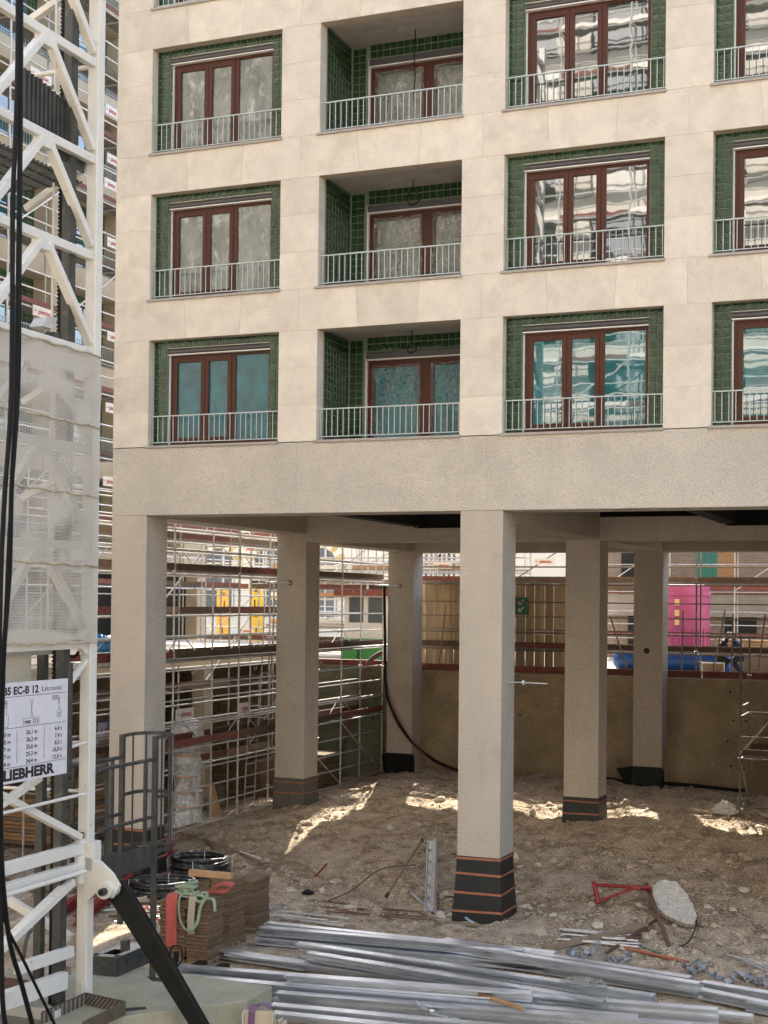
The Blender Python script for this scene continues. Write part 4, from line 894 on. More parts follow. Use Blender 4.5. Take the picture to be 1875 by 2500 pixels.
# site hut with brown roof, green bins
hut = thing('site_hut', 'low white site hut with brown roof edge in the courtyard', 'hut', (-11, 23, 3.72))
a = ony(840, 1560, 22.); b = ony(928, 1455, 22.)
MB().box(a.x, b.x+.4, 22, 24, 3.73, b.z).build('wall', m_white, hut); MB().box(a.x-.25, b.x+.6, 21.6, 24.2, b.z, b.z+.22).build('roof', m_redbrown, hut)
for k in range(2): MB().box(a.x+.2+.75*k, a.x+.75+.75*k, 21.97, 22, 5.1, 6.0).build('window', m_gl2, hut)
m_bin = mat('green_bin', (.03, .22, .04), .5)
for px in (855, 905):
    q = ony(px, 1565, 20.5); bb = thing('waste_bin', 'green waste container behind the retaining wall', 'bin', (q.x, 20.6, 3.72), 'green waste containers')
    MB().prism([V((q.x-.28, 20.4, 3.75)), V((q.x+.28, 20.4, 3.75)), V((q.x+.32, 20.4, 4.5)), V((q.x-.32, 20.4, 4.5))], (0, .5, 0)).build('body', m_bin, bb, bevel=.02); MB().box(q.x-.35, q.x+.35, 20.36, 20.95, 4.5, 4.56).build('lid', m_bin, bb, bevel=.015)
# plank hoarding
ho = thing('plank_hoarding', 'weathered vertical plank hoarding behind the retaining wall', 'hoarding', (-5.5, 19, 3.72))
x = -8.3; k = 0
m_plank = mat('weathered_plank', (.45,.335,.205), .9, var=.35, sc=3, stretch=(6,6,.5), bump=.4, bsc=20, rnd=.25, stain=(.12,.07,.04), stsc=5, stlo=.62, sthi=.72)
while x < -2.35:
    w_ = RD.uniform(.12, .2); MB().box(x, x+w_+(.03 if k % 2 == 0 else -.004), 19.0-(k % 2)*.035, 19.03-(k % 2)*.035, 3.73, 6.5+RD.uniform(-.03, .03)).build('plank', m_plank, ho); x += w_; k += 1
for z in (4.4, 5.9): MB().box(-8.3, -2.35, 19.04, 19.1, z, z+.1).build('rail', m_oldwood, ho)
a = ony(1258, 1500, 18.9); sgn = tag(MB().box(a.x, a.x+.42, 18.9, 18.915, a.z, a.z+.55).build('exit_sign', mat('dark_green_sign', (.02, .10, .06), .5)), 'small green sign with white arrows on the plank hoarding', 'sign')
for z in (.1, .34): q = V((a.x+.12, 18.896, a.z+z)); MB().bar(q, q+V((.16, 0, .14)), .03, .004, up=(0, 1, 0)).bar(q, q+V((.1, 0, 0)), .03, .004, up=(0, 1, 0)).bar(q, q+V((0, 0, .1)), .03, .004, up=(0, 1, 0)).build('arrow', m_white, sgn)
# brick house behind
br = thing('brick_house', 'grey brown brick building with shuttered openings behind the pink tank', 'building', (3, 31, 3.7))
MB().box(-4.5, 14, 31.2, 38, 3.72, 11).build('wall', m_brick, br)
m_shutg = mat('green_curtain', (.03, .19, .15), .6, var=.4, sc=6, stretch=(10, 1, .3))
for (x0_, x1_, m) in ((-3.9, -3.1, m_dark), (-2.9, -2.2, m_timber), (-.95, -.1, m_shutg), (-.1, .6, m_timber), (2.2, 3.4, m_shutg), (3.4, 3.9, m_timber), (6.4, 7.1, m_timber), (7.1, 7.9, m_shutg)):
    MB().box(x0_, x1_, 31.12, 31.19, 6.85, 8.6).build('shuttered_opening', m, br)
MB().box(-4.6, 14, 30.9, 31.19, 6.3, 6.75).build('string_course', m_redbrown, br); MB().box(-4.6, 14, 31.0, 31.195, 5.4, 6.29).build('lintel_band', m_conc, br)
for (x0_, x1_, m) in ((-3.6, -1.5, m_dark), (.2, 1.4, m_dark), (4.3, 5.2, m_dark), (5.2, 6.7, m_cream), (6.75, 9, m_dark), (2.6, 3.6, m_dark)): MB().box(x0_, x1_, 31.1, 31.19, 3.73, 5.4).build('ground_opening', m, br)
brs = thing('scaffold', 'scaffold with white diagonal braces on the brick building', 'scaffold', (3, 29.6, 3.72))
scaffold(brs, (-4.4, 30.3, 0), (1, 0, 0), (0, -1, 0), 6, 2.6, .8, 3.72, [4.6, 6.4, 8.3], 9.5, toes=(m_redbrown, m_toe, m_redbrown), rails=(1,), braces=((0, 1), (2, 1), (3, 0), (4, 1), (3, 1), (4, 0)), light=True, r=.028)
# pink tank
m_pink = mat('pink_tank', (.40, .05, .13), .6, var=.2, sc=2, c2=(.40, .09, .21), stain=(.30, .08, .16), stsc=3, stretch=(1, 1, .4))
pk = ony(1668, 1585, 22.5); pt = thing('storage_tank', 'tall upright pink cylindrical tank behind the scaffold', 'tank', (pk.x, 22.5, 3.72))
MB().lathe([(.86, 3.73), (.86, 6.15), (.9, 6.17), (.9, 6.25), (.86, 6.27), (.84, 6.5), (.3, 6.62)], (pk.x, 22.5, 0), 40).build('shell', m_pink, pt, smooth=True)
for a_ in range(24):
    t_ = a_*math.pi/12; q = V((pk.x+.865*math.cos(t_), 22.5+.865*math.sin(t_), 0)); MB().bar(q+V((0, 0, 3.8)), q+V((0, 0, 5.1)), .03, .03).build('rib', m_pink, pt)
for z in (5.5, 5.85, 5.2): MB().box(pk.x-.12, pk.x+.03, 21.55, 21.57, z, z+.2).build('label_patch', m_ochre, pt)
m_blue = mat('blue_tank', (.012, .075, .30), .4, var=.25, sc=3, stain=(.10, .17, .32), stsc=5)
bt = thing('storage_tank', 'long blue tank lying low behind the wall edge', 'tank', (1, 20, 3.8)); a = ony(1500, 1612, 20); b = ony(1790, 1612, 20)
m = MB().path([V((a.x+(b.x-a.x)*t_, 20, 4.12)) for t_ in (0, .02, .06, .94, .98, 1)], [.2, .32, .38, .38, .32, .2], 24); m.build('shell', m_blue, bt, smooth=True)
for k in (.25, .75): MB().box(a.x+(b.x-a.x)*k-.1, a.x+(b.x-a.x)*k+.1, 19.7, 20.3, 3.72, 3.86).build('saddle', m_grey, bt)
for px in (1715, 1742):
    q = ony(px, 1632, 18.6); MBf = thing('framed_panel', 'brown panel in a white frame leaning below the blue tank', 'panel', (q.x, 18.6, 3.72), 'framed panels by the blue tank')
    MB().box(q.x, q.x+.3, 18.6, 18.62, 3.73, 4.1).build('panel', m_oldwood, MBf); MB().box(q.x-.03, q.x, 18.59, 18.63, 3.73, 4.13).box(q.x+.3, q.x+.33, 18.59, 18.63, 3.73, 4.13).box(q.x, q.x+.3, 18.59, 18.63, 4.1, 4.13).build('frame', m_white, MBf)
# lumber pile behind the workers
for k in range(6):
    q = ony(1745, 1560, 21.5); tag(MB().bar((q.x, 21.3+.03*(k % 2), 4.32+.085*k), (q.x+3.4, 21.3+.05*(k % 3), 4.30+.085*k), .2, .07).build('timber_plank', m_timber), 'long sawn plank in the pile behind the two workers', 'plank', 'planks piled behind the workers')
tag(MB().box(q.x+.2, q.x+3.2, 21.1, 21.6, 3.73, 4.25).build('plank_trestle', m_oldwood, bevel=.01), 'low wooden bearer block under the sawn plank pile', 'bearer')
# ================================================================== opposite building, seen mirrored in the panes
ob = thing('apartment_building', 'sunlit cream apartment block across the site, mirrored in the window panes', 'building', (-10, -41, 0))
MB().box(-60, 34, -52, -33.60, 0, 38).build('wall', m_opp, ob)
for k in range(12):
    z = 1.5+3.1*k; MB().box(-60, 34, -33.59, -33.20, z+2.2, z+3.05).build('spandrel', m_opp, ob)
    for i in range(23):
        x = -58+4.0*i; MB().box(x, x+2.5, -33.59, -33.50, z, z+2.2).build('window', m_glass if (i*7+k*3) % 4 else m_white, ob); MB().box(x+2.5, x+4, -33.59, -33.25, z, z+2.2).build('pier', m_opp, ob)
obs = thing('scaffold', 'sunlit scaffold on the apartment block across the site, mirrored in the panes', 'scaffold', (-12, -40, 0))
scaffold(obs, (-46, -32.80, 0), (1, 0, 0), (0, 1, 0), 18, 3.0, .8, 0, [4+2.0*k for k in range(16)], 37, toes=(m_banner, m_redbrown, m_banner), rails=(1,), braces=tuple((k, (k*5) % 15) for k in range(1, 17, 2)), light=True, r=.04)
# ================================================================== THINGS ON THE SITE FLOOR
def gp(px, py, lift=0.):
    z = .2
    for _ in range(12): p = onz(px, py, z); z = gz(p.x, p.y)
    p.z = gz(p.x, p.y)+lift; return p
def at(x, y, lift=0.): return V((x, y, gz(x, y)+lift))
# ---- board stacks on pallets
fronts = [(372, 436, 2336, 2203, 545-509, 'the front stack beside the red sling'), (438, 509, 2338, 2196, 36, 'the front stack under the green sling'), (422, 487, 2296, 2155, 36, 'the second row stack under the squared timber'), (500, 561, 2296, 2153, 36, 'the tall second row stack beside the steel studs'), (556, 617, 2262, 2152, 40, 'the rear stack nearest the dirt slope')]
st_ = []
for si, (pl_, pr2, pb_, pt_, ps_, nm) in enumerate(fronts):
    A = onz(pl_, pb_, .13); B = onz(pr2, pb_, .13)
    if si == 0: A.y = B.y = onz(509, 2338, .13).y; A.x = onz(438, 2338, .13).x-.50; B.x = A.x+.48
    if si == 2: A.y = B.y = st_y2 = onz(561, 2296, .13).y; A.x = onz(500, 2296, .13).x-.45; B.x = A.x+.43
    x = A.x; w_ = B.x-A.x; y = B.y; dp_ = onx(pr2+ps_, pb_-20, B.x).y-y; zt0 = ony(pr2, pt_, y).z
    z0 = -.02
    pal = thing('pallet', 'low wooden pallet under '+nm, 'pallet', (x, y, z0))
    for k in range(3): MB().box(x-.02, x+w_+.03, y+.02+k*dp_*.42, y+.1+k*dp_*.42, z0, z0+.085).build('bearer', m_oldwood, pal)
    for k in range(4): MB().box(x-.03, x+w_+.05, y-.02+k*dp_*.3, y+.07+k*dp_*.3, z0+.086, z0+.108).build('slat', m_oldwood, pal)
    z = z0+.11
    while z < zt0-.03:
        t_ = RD.choice((.05, .055, .06, .065)); me = MB().box(-w_/2, w_/2, -dp_/2, dp_/2, 0, t_-.004).mesh('fibre_board')
        o = put('fibre_board', me, m_board, loc=(x+w_/2+RD.uniform(-.014, .014), y+dp_/2+RD.uniform(-.02, .02), z), rot=(RD.uniform(-.004, .004), RD.uniform(-.006, .006), RD.uniform(-.03, .03)), bevel=.007, seg=1)
        tag(o, 'brown fibre board in '+nm, 'board', 'brown boards stacked on pallets'); z += t_
    st_.append((x, y, z, w_, dp_))
f1 = st_[1][:2]; ztop1 = st_[1][2]; f2 = st_[2][:2]; f3 = st_[3][:2]; ztop2 = st_[2][2]; ztop3 = st_[3][2]
zt_ = max(ztop2, ztop3)+.003
tag(MB().box(f2[0]+.0, f3[0]+.36, f3[1]+.02, f3[1]+.14, zt_, zt_+.11).build('squared_timber', m_timber, bevel=.012), 'pale squared timber laid across the brown board stacks', 'timber')
# ---- slings on the front stack
def cat(P, n=5):
    Q = []
    for k in range(len(P)-1):
        for s in range(n):
            u = s/n; p0 = P[max(k-1, 0)]; p1 = P[k]; p2 = P[k+1]; p3 = P[min(k+2, len(P)-1)]
            Q.append(.5*((2*p1)+(-p0+p2)*u+(2*p0-5*p1+4*p2-p3)*u*u+(-p0+3*p1-3*p2+p3)*u*u*u))
    return Q+[P[-1]]
fx, fyy = f1; zt1 = ztop1
F_ = lambda dx, dy, dz: V((fx+dx, fyy+dy, zt1+dz))
p_ = cat([F_(-.28, .55, .015), F_(-.26, .25, .03), F_(-.25, .02, .035), F_(-.25, -.035, -.05), F_(-.255, -.03, -.3), F_(-.25, -.035, -.6), F_(-.245, -.03, -.8)], 5)
tag(MB().ribbon(p_, V((.20, 0, 0)), .014).build('lifting_sling', m_reds), 'wide red lifting sling hanging down the front of the board stack', 'sling')
p_ = cat([F_(.1, .5, .02), F_(.12, .2, .04), F_(.13, .0, .03), F_(.13, -.035, -.08), F_(.12, -.05, -.35), F_(.12, -.04, -.55)], 5)
tag(MB().ribbon(p_, V((.12, .0, 0)), .016).build('lifting_sling', m_creams), 'cream striped lifting sling hanging over the board stack front', 'sling')
p_ = cat([F_(.15, .5, .03), F_(.35, .45, .06), F_(.55, .4, .10), F_(.62, .38, .16), F_(.6, .42, .2), F_(.4, .5, .18), F_(.2, .5, .1)], 5)
tag(MB().ribbon(p_, V((.02, .12, .03)), .02).build('lifting_sling', m_reds), 'folded pale red sling lying on top of the board stack', 'sling')
gp_ = []; rr = random.Random(5)
for k in range(44): gp_.append(F_(-.04+.14*math.cos(k*1.7)+rr.uniform(-.08, .08), .12+.12*math.sin(k*1.7)+rr.uniform(-.06, .06), .03+.004*k+rr.uniform(-.02, .05)))
gp_ += [F_(.12, .02, .12), F_(.22, -.03, -.02), F_(.34, -.05, .0), F_(.42, -.04, .12), F_(.3, -.06, -.1), F_(.25, -.07, -.35), F_(.12, -.08, -.5), F_(-.03, -.07, -.42), F_(-.1, -.06, -.2), F_(-.08, -.02, .05), F_(.2, .05, .06), F_(.4, .02, .03), F_(.52, -.02, .02), F_(.56, -.05, -.15)]
tag(MB().path(cat(gp_, 4), .026, 7, flat=.45).build('round_sling', m_greens, smooth=True), 'tangled pale green round sling on the front board stack', 'sling')
# ---- pipe coils
def coil(lab, c, R0, turns, layers, r, seed):
    rg = random.Random(seed); P = []
    n = 26
    for l in range(layers):
        for t_ in range(n*turns if False else n):
            pass
    th = 0; tot = n*turns
    for k in range(tot):
        th = 2*math.pi*k/n; lay = k/n; zz = r+lay*r*1.75*layers/turns; rr_ = R0-(.5+.5*math.sin(lay*2.1))*r*2.2+rg.uniform(-.008, .008)
        P.append(c+V((math.cos(th)*rr_, math.sin(th)*rr_, zz+rg.uniform(-.006, .006))))
    o = thing('pipe_coil', lab, 'pipe coil', tuple(c), 'coils of black pipe'); MB().path(P, r, 10).build('pipe', m_pipe, o, smooth=True)
    top = r+turns*r*1.75*layers/turns
    for a_ in (.4, 1.9, 3.6, 5.0):
        q = c+V((math.cos(a_)*R0, math.sin(a_)*R0, 0)); e = V((math.cos(a_), math.sin(a_), 0)); hw = r*2.6
        MB().path([q-e*hw*1.1+Z*.0, q-e*hw*1.1+Z*top, q+e*hw*.6+Z*top, q+e*hw*.6+Z*.0], .008, 6, closed=True).build('tie', m_white, o)
    return o
c = gp(488, 2146, 0); coil('big coil of muddy black pipe behind the squared timber', c, .62, 8, 6, .038, 3)
c = gp(398, 2190, 0); coil('lower coil of grey muddied pipe half hidden by the ladder cage post', c, .62, 6, 5, .036, 8)
# ---- studs: C sections opening towards the camera
def stud(p0, p1, z, h=.13, dpt=.17, lab=None, flip=False):
    a = onz(*p0, z); b = onz(*p1, z); d = (b-a).normalized(); n_ = V((d.y, -d.x, 0));
    t_ = .012; lip = .03
    if flip: sec = [(0, h), (dpt, h), (dpt, h-lip*1.2), (dpt-t_, h-lip*1.2), (dpt-t_, h-t_), (t_, h-t_), (t_, 0), (0, 0)]
    else: sec = [(0, 0), (dpt, 0), (dpt, lip), (dpt-t_, lip), (dpt-t_, t_), (t_, t_), (t_, h-t_), (dpt-t_, h-t_), (dpt-t_, h-lip), (dpt, h-lip), (dpt, h), (0, h)]
    m = MB().prism([a+n_*u+Z*v for u, v in sec], b-a)
    o = m.build('steel_stud', m_stud); tag(o, lab or 'galvanised steel channel stud in the loose pile before the middle column', 'steel stud', 'galvanised studs lying on the ground'); return o
S = [((633, 2300), (1330, 2368), .02), ((650, 2285), (1300, 2350), .03), ((640, 2278), (1280, 2334), .18), ((655, 2266), (1360, 2340), .18), ((1100, 2318), (1712, 2418), .16), ((1060, 2330), (1705, 2430), .02), ((1090, 2306), (1690, 2402), .16),
     ((735, 2318), (1602, 2448), .20), ((742, 2334), (1560, 2462), .06), ((760, 2340), (1480, 2460), .20),
     ((540, 2333), (752, 2365), .04), ((560, 2343), (1300, 2440), .03), ((430, 2372), (1050, 2420), .16), ((436, 2386), (1240, 2450), .02), ((380, 2392), (1560, 2500), .16), ((384, 2408), (1500, 2512), .02),
     ((700, 2400), (1752, 2482), .16), ((690, 2418), (1755, 2500), .02), ((705, 2395), (1300, 2440), .30), ((1110, 2420), (1840, 2498), .05), ((680, 2440), (1830, 2530), .16), ((670, 2452), (1500, 2530), .02), ((668, 2470), (1400, 2540), .14), ((672, 2490), (1300, 2555), .12),
     ((1720, 2412), (1905, 2444), .05), ((1715, 2432), (1900, 2470), .05), ((1830, 2462), (1960, 2486), .03)]
SL = ['galvanised steel stud in the bundle lying nearest the middle column', 'galvanised steel stud ending in a step beside the small brackets', 'galvanised steel stud laid askew across the other studs', 'galvanised steel stud in the spread beside the concrete foundation block', 'short galvanised stud lying apart beyond the brackets']
for k, (p, q, z) in enumerate(S): stud(p, q, z, flip=(k % 4 == 3), h=.135 if k % 3 else .125, lab=SL[0 if k < 4 else 1 if k < 7 else 2 if k < 10 else 3 if k < 24 else 4])
for k, (x0_, y0_, x1_, y1_) in enumerate(((700, 2240, 850, 2262), (690, 2248, 840, 2268), (680, 2226, 850, 2248), (665, 2240, 800, 2254))):
    a = gp(x0_, y0_, .02+.03*(k % 2)); b = gp(x1_, y1_, .02+.03*(k % 2)); tag(MB().bar(a, b, .05, .03).build('steel_strip', m_galv), 'thin rusty steel strip in the pile between the boards and the dirt', 'steel strip', 'thin steel strips')
a = onz(1143, 2417, .32); b = onz(1276, 2462, .32); tag(MB().bar(a, b, .06, .045).build('timber_batten', m_timber, bevel=.006), 'short pale wooden batten lying across the steel studs', 'batten')
# plastic on studs
def crumple(name, m, c, sx, sy_, sz, seed, lab, cat_):
    rg = random.Random(seed); b = MB(); n, k_ = 18, 14
    for j in range(k_+1):
        for i in range(n):
            th = 2*math.pi*i/n; ph = math.pi*j/k_; d = V((math.sin(ph)*math.cos(th), math.sin(ph)*math.sin(th), math.cos(ph)))
            r = 1+.45*(noise.turbulence(d*2.2+V((seed, 0, 0)), 4, True)-.4); b.v.append(V(c)+V((d.x*sx*r, d.y*sy_*r, max(-.02, d.z*sz*r))))
    for j in range(k_):
        for i in range(n): b.f.append((j*n+i, j*n+(i+1) % n, (j+1)*n+(i+1) % n, (j+1)*n+i))
    return tag(b.build(name, m), lab, cat_)
crumple('plastic_sheet', m_film, onz(1428, 2402, .36), .34, .17, .1, 3, 'torn clear plastic wrapping lying on the steel studs', 'plastic')
crumple('rubble_bag', m_white, gp(1770, 1985)+V((0, 0, .02)), .3, .22, .28, 9, 'crumpled white rubble bag by the small scaffold tower', 'bag')
crumple('plastic_sheet', m_film, gp(1458, 2352, .15), .12, .1, .2, 5, 'small shred of clear plastic tied round the studs', 'plastic')
crumple('cement_clod', m_blk, gp(752, 2176), .13, .09, .07, 7, 'dark clod lying alone on the dirt slope', 'clod')
# ---- small brackets
bk_ = MB().box(-.07, .07, -.04, .04, 0, .008).box(-.07, -.062, -.04, .04, .008, .09).box(.062, .07, -.04, .04, .008, .05).mesh('steel_bracket')
for (cx, cy, sx, sy_, n) in ((1412, 2340, 32, 9, 9), (1510, 2352, 36, 10, 9), (1690, 2372, 46, 10, 9), (1800, 2394, 50, 12, 12), (1860, 2410, 20, 8, 5), (1730, 2436, 6, 4, 1)):
    for k in range(n):
        p = gp(cx+RD.uniform(-sx, sx), cy+RD.uniform(-sy_, sy_), .01+RD.uniform(0, .05)); o = put('steel_bracket', bk_, m_brkt, loc=p, rot=(RD.uniform(-.9, .9), RD.uniform(-.9, .9), RD.uniform(0, 6)))
        tag(o, 'small folded galvanised bracket strewn behind the steel studs', 'bracket', 'small brackets on the ground')
# cut stud ends in front
for k in range(7):
    a = onz(1040+RD.uniform(0, 60), 2478+RD.uniform(-12, 16), .18); d = V((RD.uniform(-1, 1), RD.uniform(-1, .2), RD.uniform(-.1, .5))).normalized()*RD.uniform(.15, .3)
    tag(MB().bar(a, a+d, .06, .03).build('stud_offcut', m_stud), 'short bent offcut of galvanised stud on the front studs', 'offcut', 'stud offcuts')
# ---- pipes, props, planks on the right
def stick(name, m, p, q, r, lab, cat_, grp=None, l0=.03, l1=.03, sq=False, n=8):
    a = gp(*p, l0); b = gp(*q, l1); o = (MB().bar(a, b, r*2, r*1.2) if sq else MB().tube(a, b, r, n)).build(name, m, smooth=not sq); return tag(o, lab, cat_, grp)
for k in range(9):
    stick('prop_tube', m_galv if k % 3 else m_rust, (1366+RD.uniform(-6, 14), 2272+k*4.2), (1560+RD.uniform(-25, 15), 2288+k*3.6), .022, 'muddy steel prop tube in the bundle crossed by a plank', 'tube', 'bundle of prop tubes', .03+.03*(k % 3), .03+.03*(k % 2))
stick('plank', m_oldwood, (1328, 2322), (1577, 2272), .06, 'long grey plank lying across the bundle of prop tubes', 'plank', l0=.03, l1=.14, sq=True)
stick('steel_bar', m_rust, (1480, 2330), (1612, 2262), .03, 'square steel bar propped from the ground to the leaning rod', 'steel bar', l0=.02, l1=.12, sq=True)
stick('steel_bar', m_rust, (1577, 2176), (1634, 2314), .035, 'dark steel bar running down from under the concrete slab', 'steel bar', l0=.35, l1=.02, sq=True)
stick('red_pipe', m_orange, (1524, 2324), (1681, 2354), .03, 'orange red pipe lying at the foot of the tube bundle', 'pipe')
stick('green_pipe', mat('green_pipe', (.03, .13, .06), .5), (1540, 2306), (1612, 2332), .022, 'short dark green pipe beside the orange red pipe', 'pipe')
for k in range(12): stick('rebar_rod', m_galv, (1775+k*5, 2334+k*2.2), (1905+k*3, 2362+k*4), .012, 'thin grey rod in the fan of rods by the brackets', 'rod', 'fan of thin rods', .02+.015*(k % 3), .02)
# red frame
rf = thing('red_trestle', 'scuffed red steel trestle frame lying against the concrete slab', 'trestle', tuple(gp(1461, 2208)))
a0 = gp(1461, 2210, .03); a1 = a0+V((-.02, .05, .45)); a1 = onz(1449, 2152, .58)
def rt(p0, p1, r, n_): MB().tube(p0, p1, r, 10).build(n_, m_red, rf, smooth=True)
pe = onz(1591, 2168, .62)
rt(a0, a1, .045, 'upright'); rt(a1+(a0-a1)*.15, pe, .035, 'arm'); rt(a0+(a1-a0)*.1, pe+(a1-pe)*.22, .026, 'strut'); rt(onz(1540, 2166, .60), onz(1592, 2172, .56), .04, 'sleeve')
# slab
q0 = gp(1625, 2265, .05); nrm = V((.12, -.62, .78)).normalized()
def onplane(px, py): d = ray(px, py); return CAM+d*((q0-CAM).dot(nrm)/d.dot(nrm))
pl = [onplane(1300+x*.3466, 2000+y*.3466) for x, y in ((838, 478), (872, 440), (930, 428), (1005, 434), (1072, 500), (1100, 545), (1132, 600), (1158, 690), (1145, 738), (1060, 732), (1000, 705), (930, 668), (890, 640), (862, 560))]
pl = [p_+V((RD.uniform(-.018, .018), 0, RD.uniform(-.018, .018))) for a_, b_ in zip(pl, pl[1:]+pl[:1]) for p_ in (a_, a_*.67+b_*.33, a_*.33+b_*.67)]
tag(MB().prism(pl, -nrm*.10).build('concrete_slab', mat('broken_slab', (.44,.40,.34), .95, var=.2, sc=8, bump=1., bsc=22, spk=.25, spksc=40), bevel=.008), 'broken rounded concrete slab tilted on the dirt beside the red trestle', 'slab')
tag(MB().path(cat([onplane(1698, 2235), onplane(1700, 2255), onz(1694, 2275, .15), onz(1680, 2300, .08), gp(1660, 2314, .02)]), .012, 6).build('wire', m_black, smooth=True), 'thin dark cable curling round the edge of the concrete slab', 'wire')
# ---- left of the middle column
a = gp(1051, 2231, .03); b = onz(1056, 2052, .78); d = b-a; e = V((.17, .03, 0))
fr = thing('formwork_rail', 'grey steel ladder like formwork piece leaning on the dirt slope', 'formwork', tuple(a))
for s in (-1, 1): MB().bar(a+e*s/2*.95, b+e*s/2, .02, .09, up=(0, -1, .3)).build('side_rail', m_galv, fr)
for k in range(6):
    p = a+d*((k+.15)/6); MB().prism([p-e*.45, p+e*.45, p+e*.45+d*.05+V((0, -.02, 0)), p-e*.45+d*.14+V((0, -.02, 0))], (0, .03, .01)).build('rung_plate', m_galv, fr)
MB().bar(a+V((0, .03, .015)), b+V((0, .03, .015)), .15, .008, up=(0, -1, .3)).build('back_plate', m_galv, fr)
a = gp(943, 2192, .03); b = onz(1031, 2050, .80); pr_ = thing('steel_prop', 'muddy steel prop leaning up to the ladder like formwork piece', 'prop', tuple(a))
MB().tube(a, b, .024, 8).build('tube', m_oldwood, pr_, smooth=True); MB().tube(a, a+(b-a)*.04, .04, 8).build('foot', m_grey, pr_); MB().tube(b-(b-a)*.03, b, .04, 8).build('head', m_grey, pr_)
tag(MB().path(cat([gp(800, 2205, .05), gp(860, 2180, .08), gp(930, 2155, .1), gp(1015, 2116, .1)]), .012, 6).build('rebar', m_rust, smooth=True), 'long rusty rebar with stubs on the dirt slope', 'rebar')
for k in range(14): p = gp(810+k*14, 2200-k*5.5, .08); pass
for k in range(8): stick('rebar_rod', m_rust, (790+RD.uniform(-10, 30), 2208+k*3), (1010+RD.uniform(-50, 130), 2222+k*4), .012, 'rusty rod in the bundle at the foot of the slope', 'rod', 'rusty rods at the slope foot', .03, .03)
tag(MB().path(cat([gp(1004, 2200, .06), gp(1035, 2216, .08), gp(1080, 2230, .05), gp(1110, 2232, .07), gp(1140, 2250, .05), gp(1176, 2270, .03)]), .022, 8, flat=.5).build('blue_hose', mat('pale_blue_hose', (.33, .42, .50), .5), smooth=True), 'pale blue flat hose lying by the middle column foot', 'hose')
stick('red_lath', m_orange, (1060, 2234), (1110, 2236), .018, 'short orange lath beside the pale blue hose', 'lath')
stick('plank', m_oldwood, (1025, 2232), (1075, 2256), .03, 'short weathered lath below the ladder like formwork piece', 'plank', sq=True)
stick('plank', m_oldwood, (1085, 2255), (1180, 2264), .03, 'broken lath lying in front of the middle column foot', 'plank', sq=True)
tag(MB().path(cat([gp(430, 2040, .1), gp(480, 2062, .14), gp(545, 2080, .14), gp(640, 2096, .12), gp(720, 2104, .1), gp(790, 2098, .06)]), .02, 8).build('bent_rod', m_oldwood, smooth=True), 'long bent rod lying along the slope above the pipe coil', 'rod')
stick('red_rod', m_red, (770, 2100), (798, 2097), .022, 'red tip of a rod at the end of the long bent rod', 'rod', l0=.08, l1=.06)
stick('steel_angle', m_galv, (585, 2083), (640, 2086), .04, 'short steel angle lying on the slope behind the pipe coil', 'steel angle', sq=True)
stick('plank', m_oldwood, (500, 2050), (525, 2075), .05, 'pale short plank lying on the sunlit slope', 'plank', sq=True, l0=.05, l1=.05)
crumple('plastic_sheet', m_film, gp(665, 2218), .5, .2, .06, 12, 'grey plastic sheeting spread behind the rear board stack', 'plastic')
# ---- lower left clutter
def ibeam(lab, p, q, lift, h=.16):
    a = gp(*p, lift); b = gp(*q, lift); o = thing('red_beam', lab, 'steel beam', tuple(a), 'red formwork beams'); u = Z*h
    MB().bar(a, b, .13, .025).build('flange', m_red, o); MB().bar(a+u, b+u, .13, .025).build('flange', m_red, o); MB().bar(a+u*.5, b+u*.5, .02, h*.82).build('web', m_red, o)
ibeam('red steel beam slanting behind the crane leg and ladder cage', (152, 2240), (405, 2066), .05)
ibeam('second red steel beam under the first behind the ladder cage', (185, 2262), (420, 2092), .02)
for k in range(5): stick('scrap_pipe', m_rust if k % 2 else m_galv, (230+k*12, 2200+k*14), (480, 2196+k*9), .02, 'thin scrap pipe lying under the lower pipe coil', 'pipe', 'scrap pipes by the coils', .04, .04)
tag(MB().path(cat([gp(330, 2262, .05), gp(352, 2240, .2), gp(372, 2245, .12), gp(392, 2262, .1), gp(410, 2240, .2)]), .04, 8, flat=.4).build('red_hose', m_reds, smooth=True), 'crumpled red hose between the ladder cage post and the boards', 'hose')
# pallet truck handle
q = onz(430, 2368, .3); ph = thing('pallet_truck', 'black looped handle of a pallet truck in front of the board stacks', 'pallet truck', (q.x, q.y, 0))
MB().tube(q+V((0, 0, -.3)), q+V((0, 0, .10)), .03, 10).build('shaft', m_blk, ph, smooth=True)
MB().path(cat([q+V((0, 0, .05)), q+V((-.1, 0, .16)), q+V((-.085, 0, .33)), q+V((0, 0, .36)), q+V((.085, 0, .33)), q+V((.1, 0, .16)), q+V((0, 0, .05))], 5), .014, 8).build('loop_handle', m_blk, ph, smooth=True)
MB().box(q.x-.03, q.x+.03, q.y-.035, q.y+.02, q.z+.12, q.z+.28).build('control_lever', m_blk, ph); MB().tube(q+V((-.16, .1, -.22)), q+V((.16, .1, -.22)), .07, 14).build('wheel', m_blk, ph, smooth=True)
for s in (-.2, .2): MB().bar(q+V((s, .2, -.18)), q+V((s, 1.2, -.18)), .15, .05).build('fork', m_blk, ph)
# arched band seen through the crane foot
q = onz(80, 2330, .3); tag(MB().ribbon([q+V((0, math.cos(t*math.pi/12)*.24, math.sin(t*math.pi/12)*.5-.1)) for t in range(13)], V((.07, 0, 0)), .008).build('steel_hoop', m_grey), 'grey steel hoop standing inside the crane foot', 'hoop')
a = onx(85, 2412, -2.0); b = onx(167, 2368, -2.0); tag(MB().bar(a, b, .09, .09).build('timber_wedge', m_oldwood, bevel=.008), 'brown timber stub lying on the crane foot beam', 'timber')
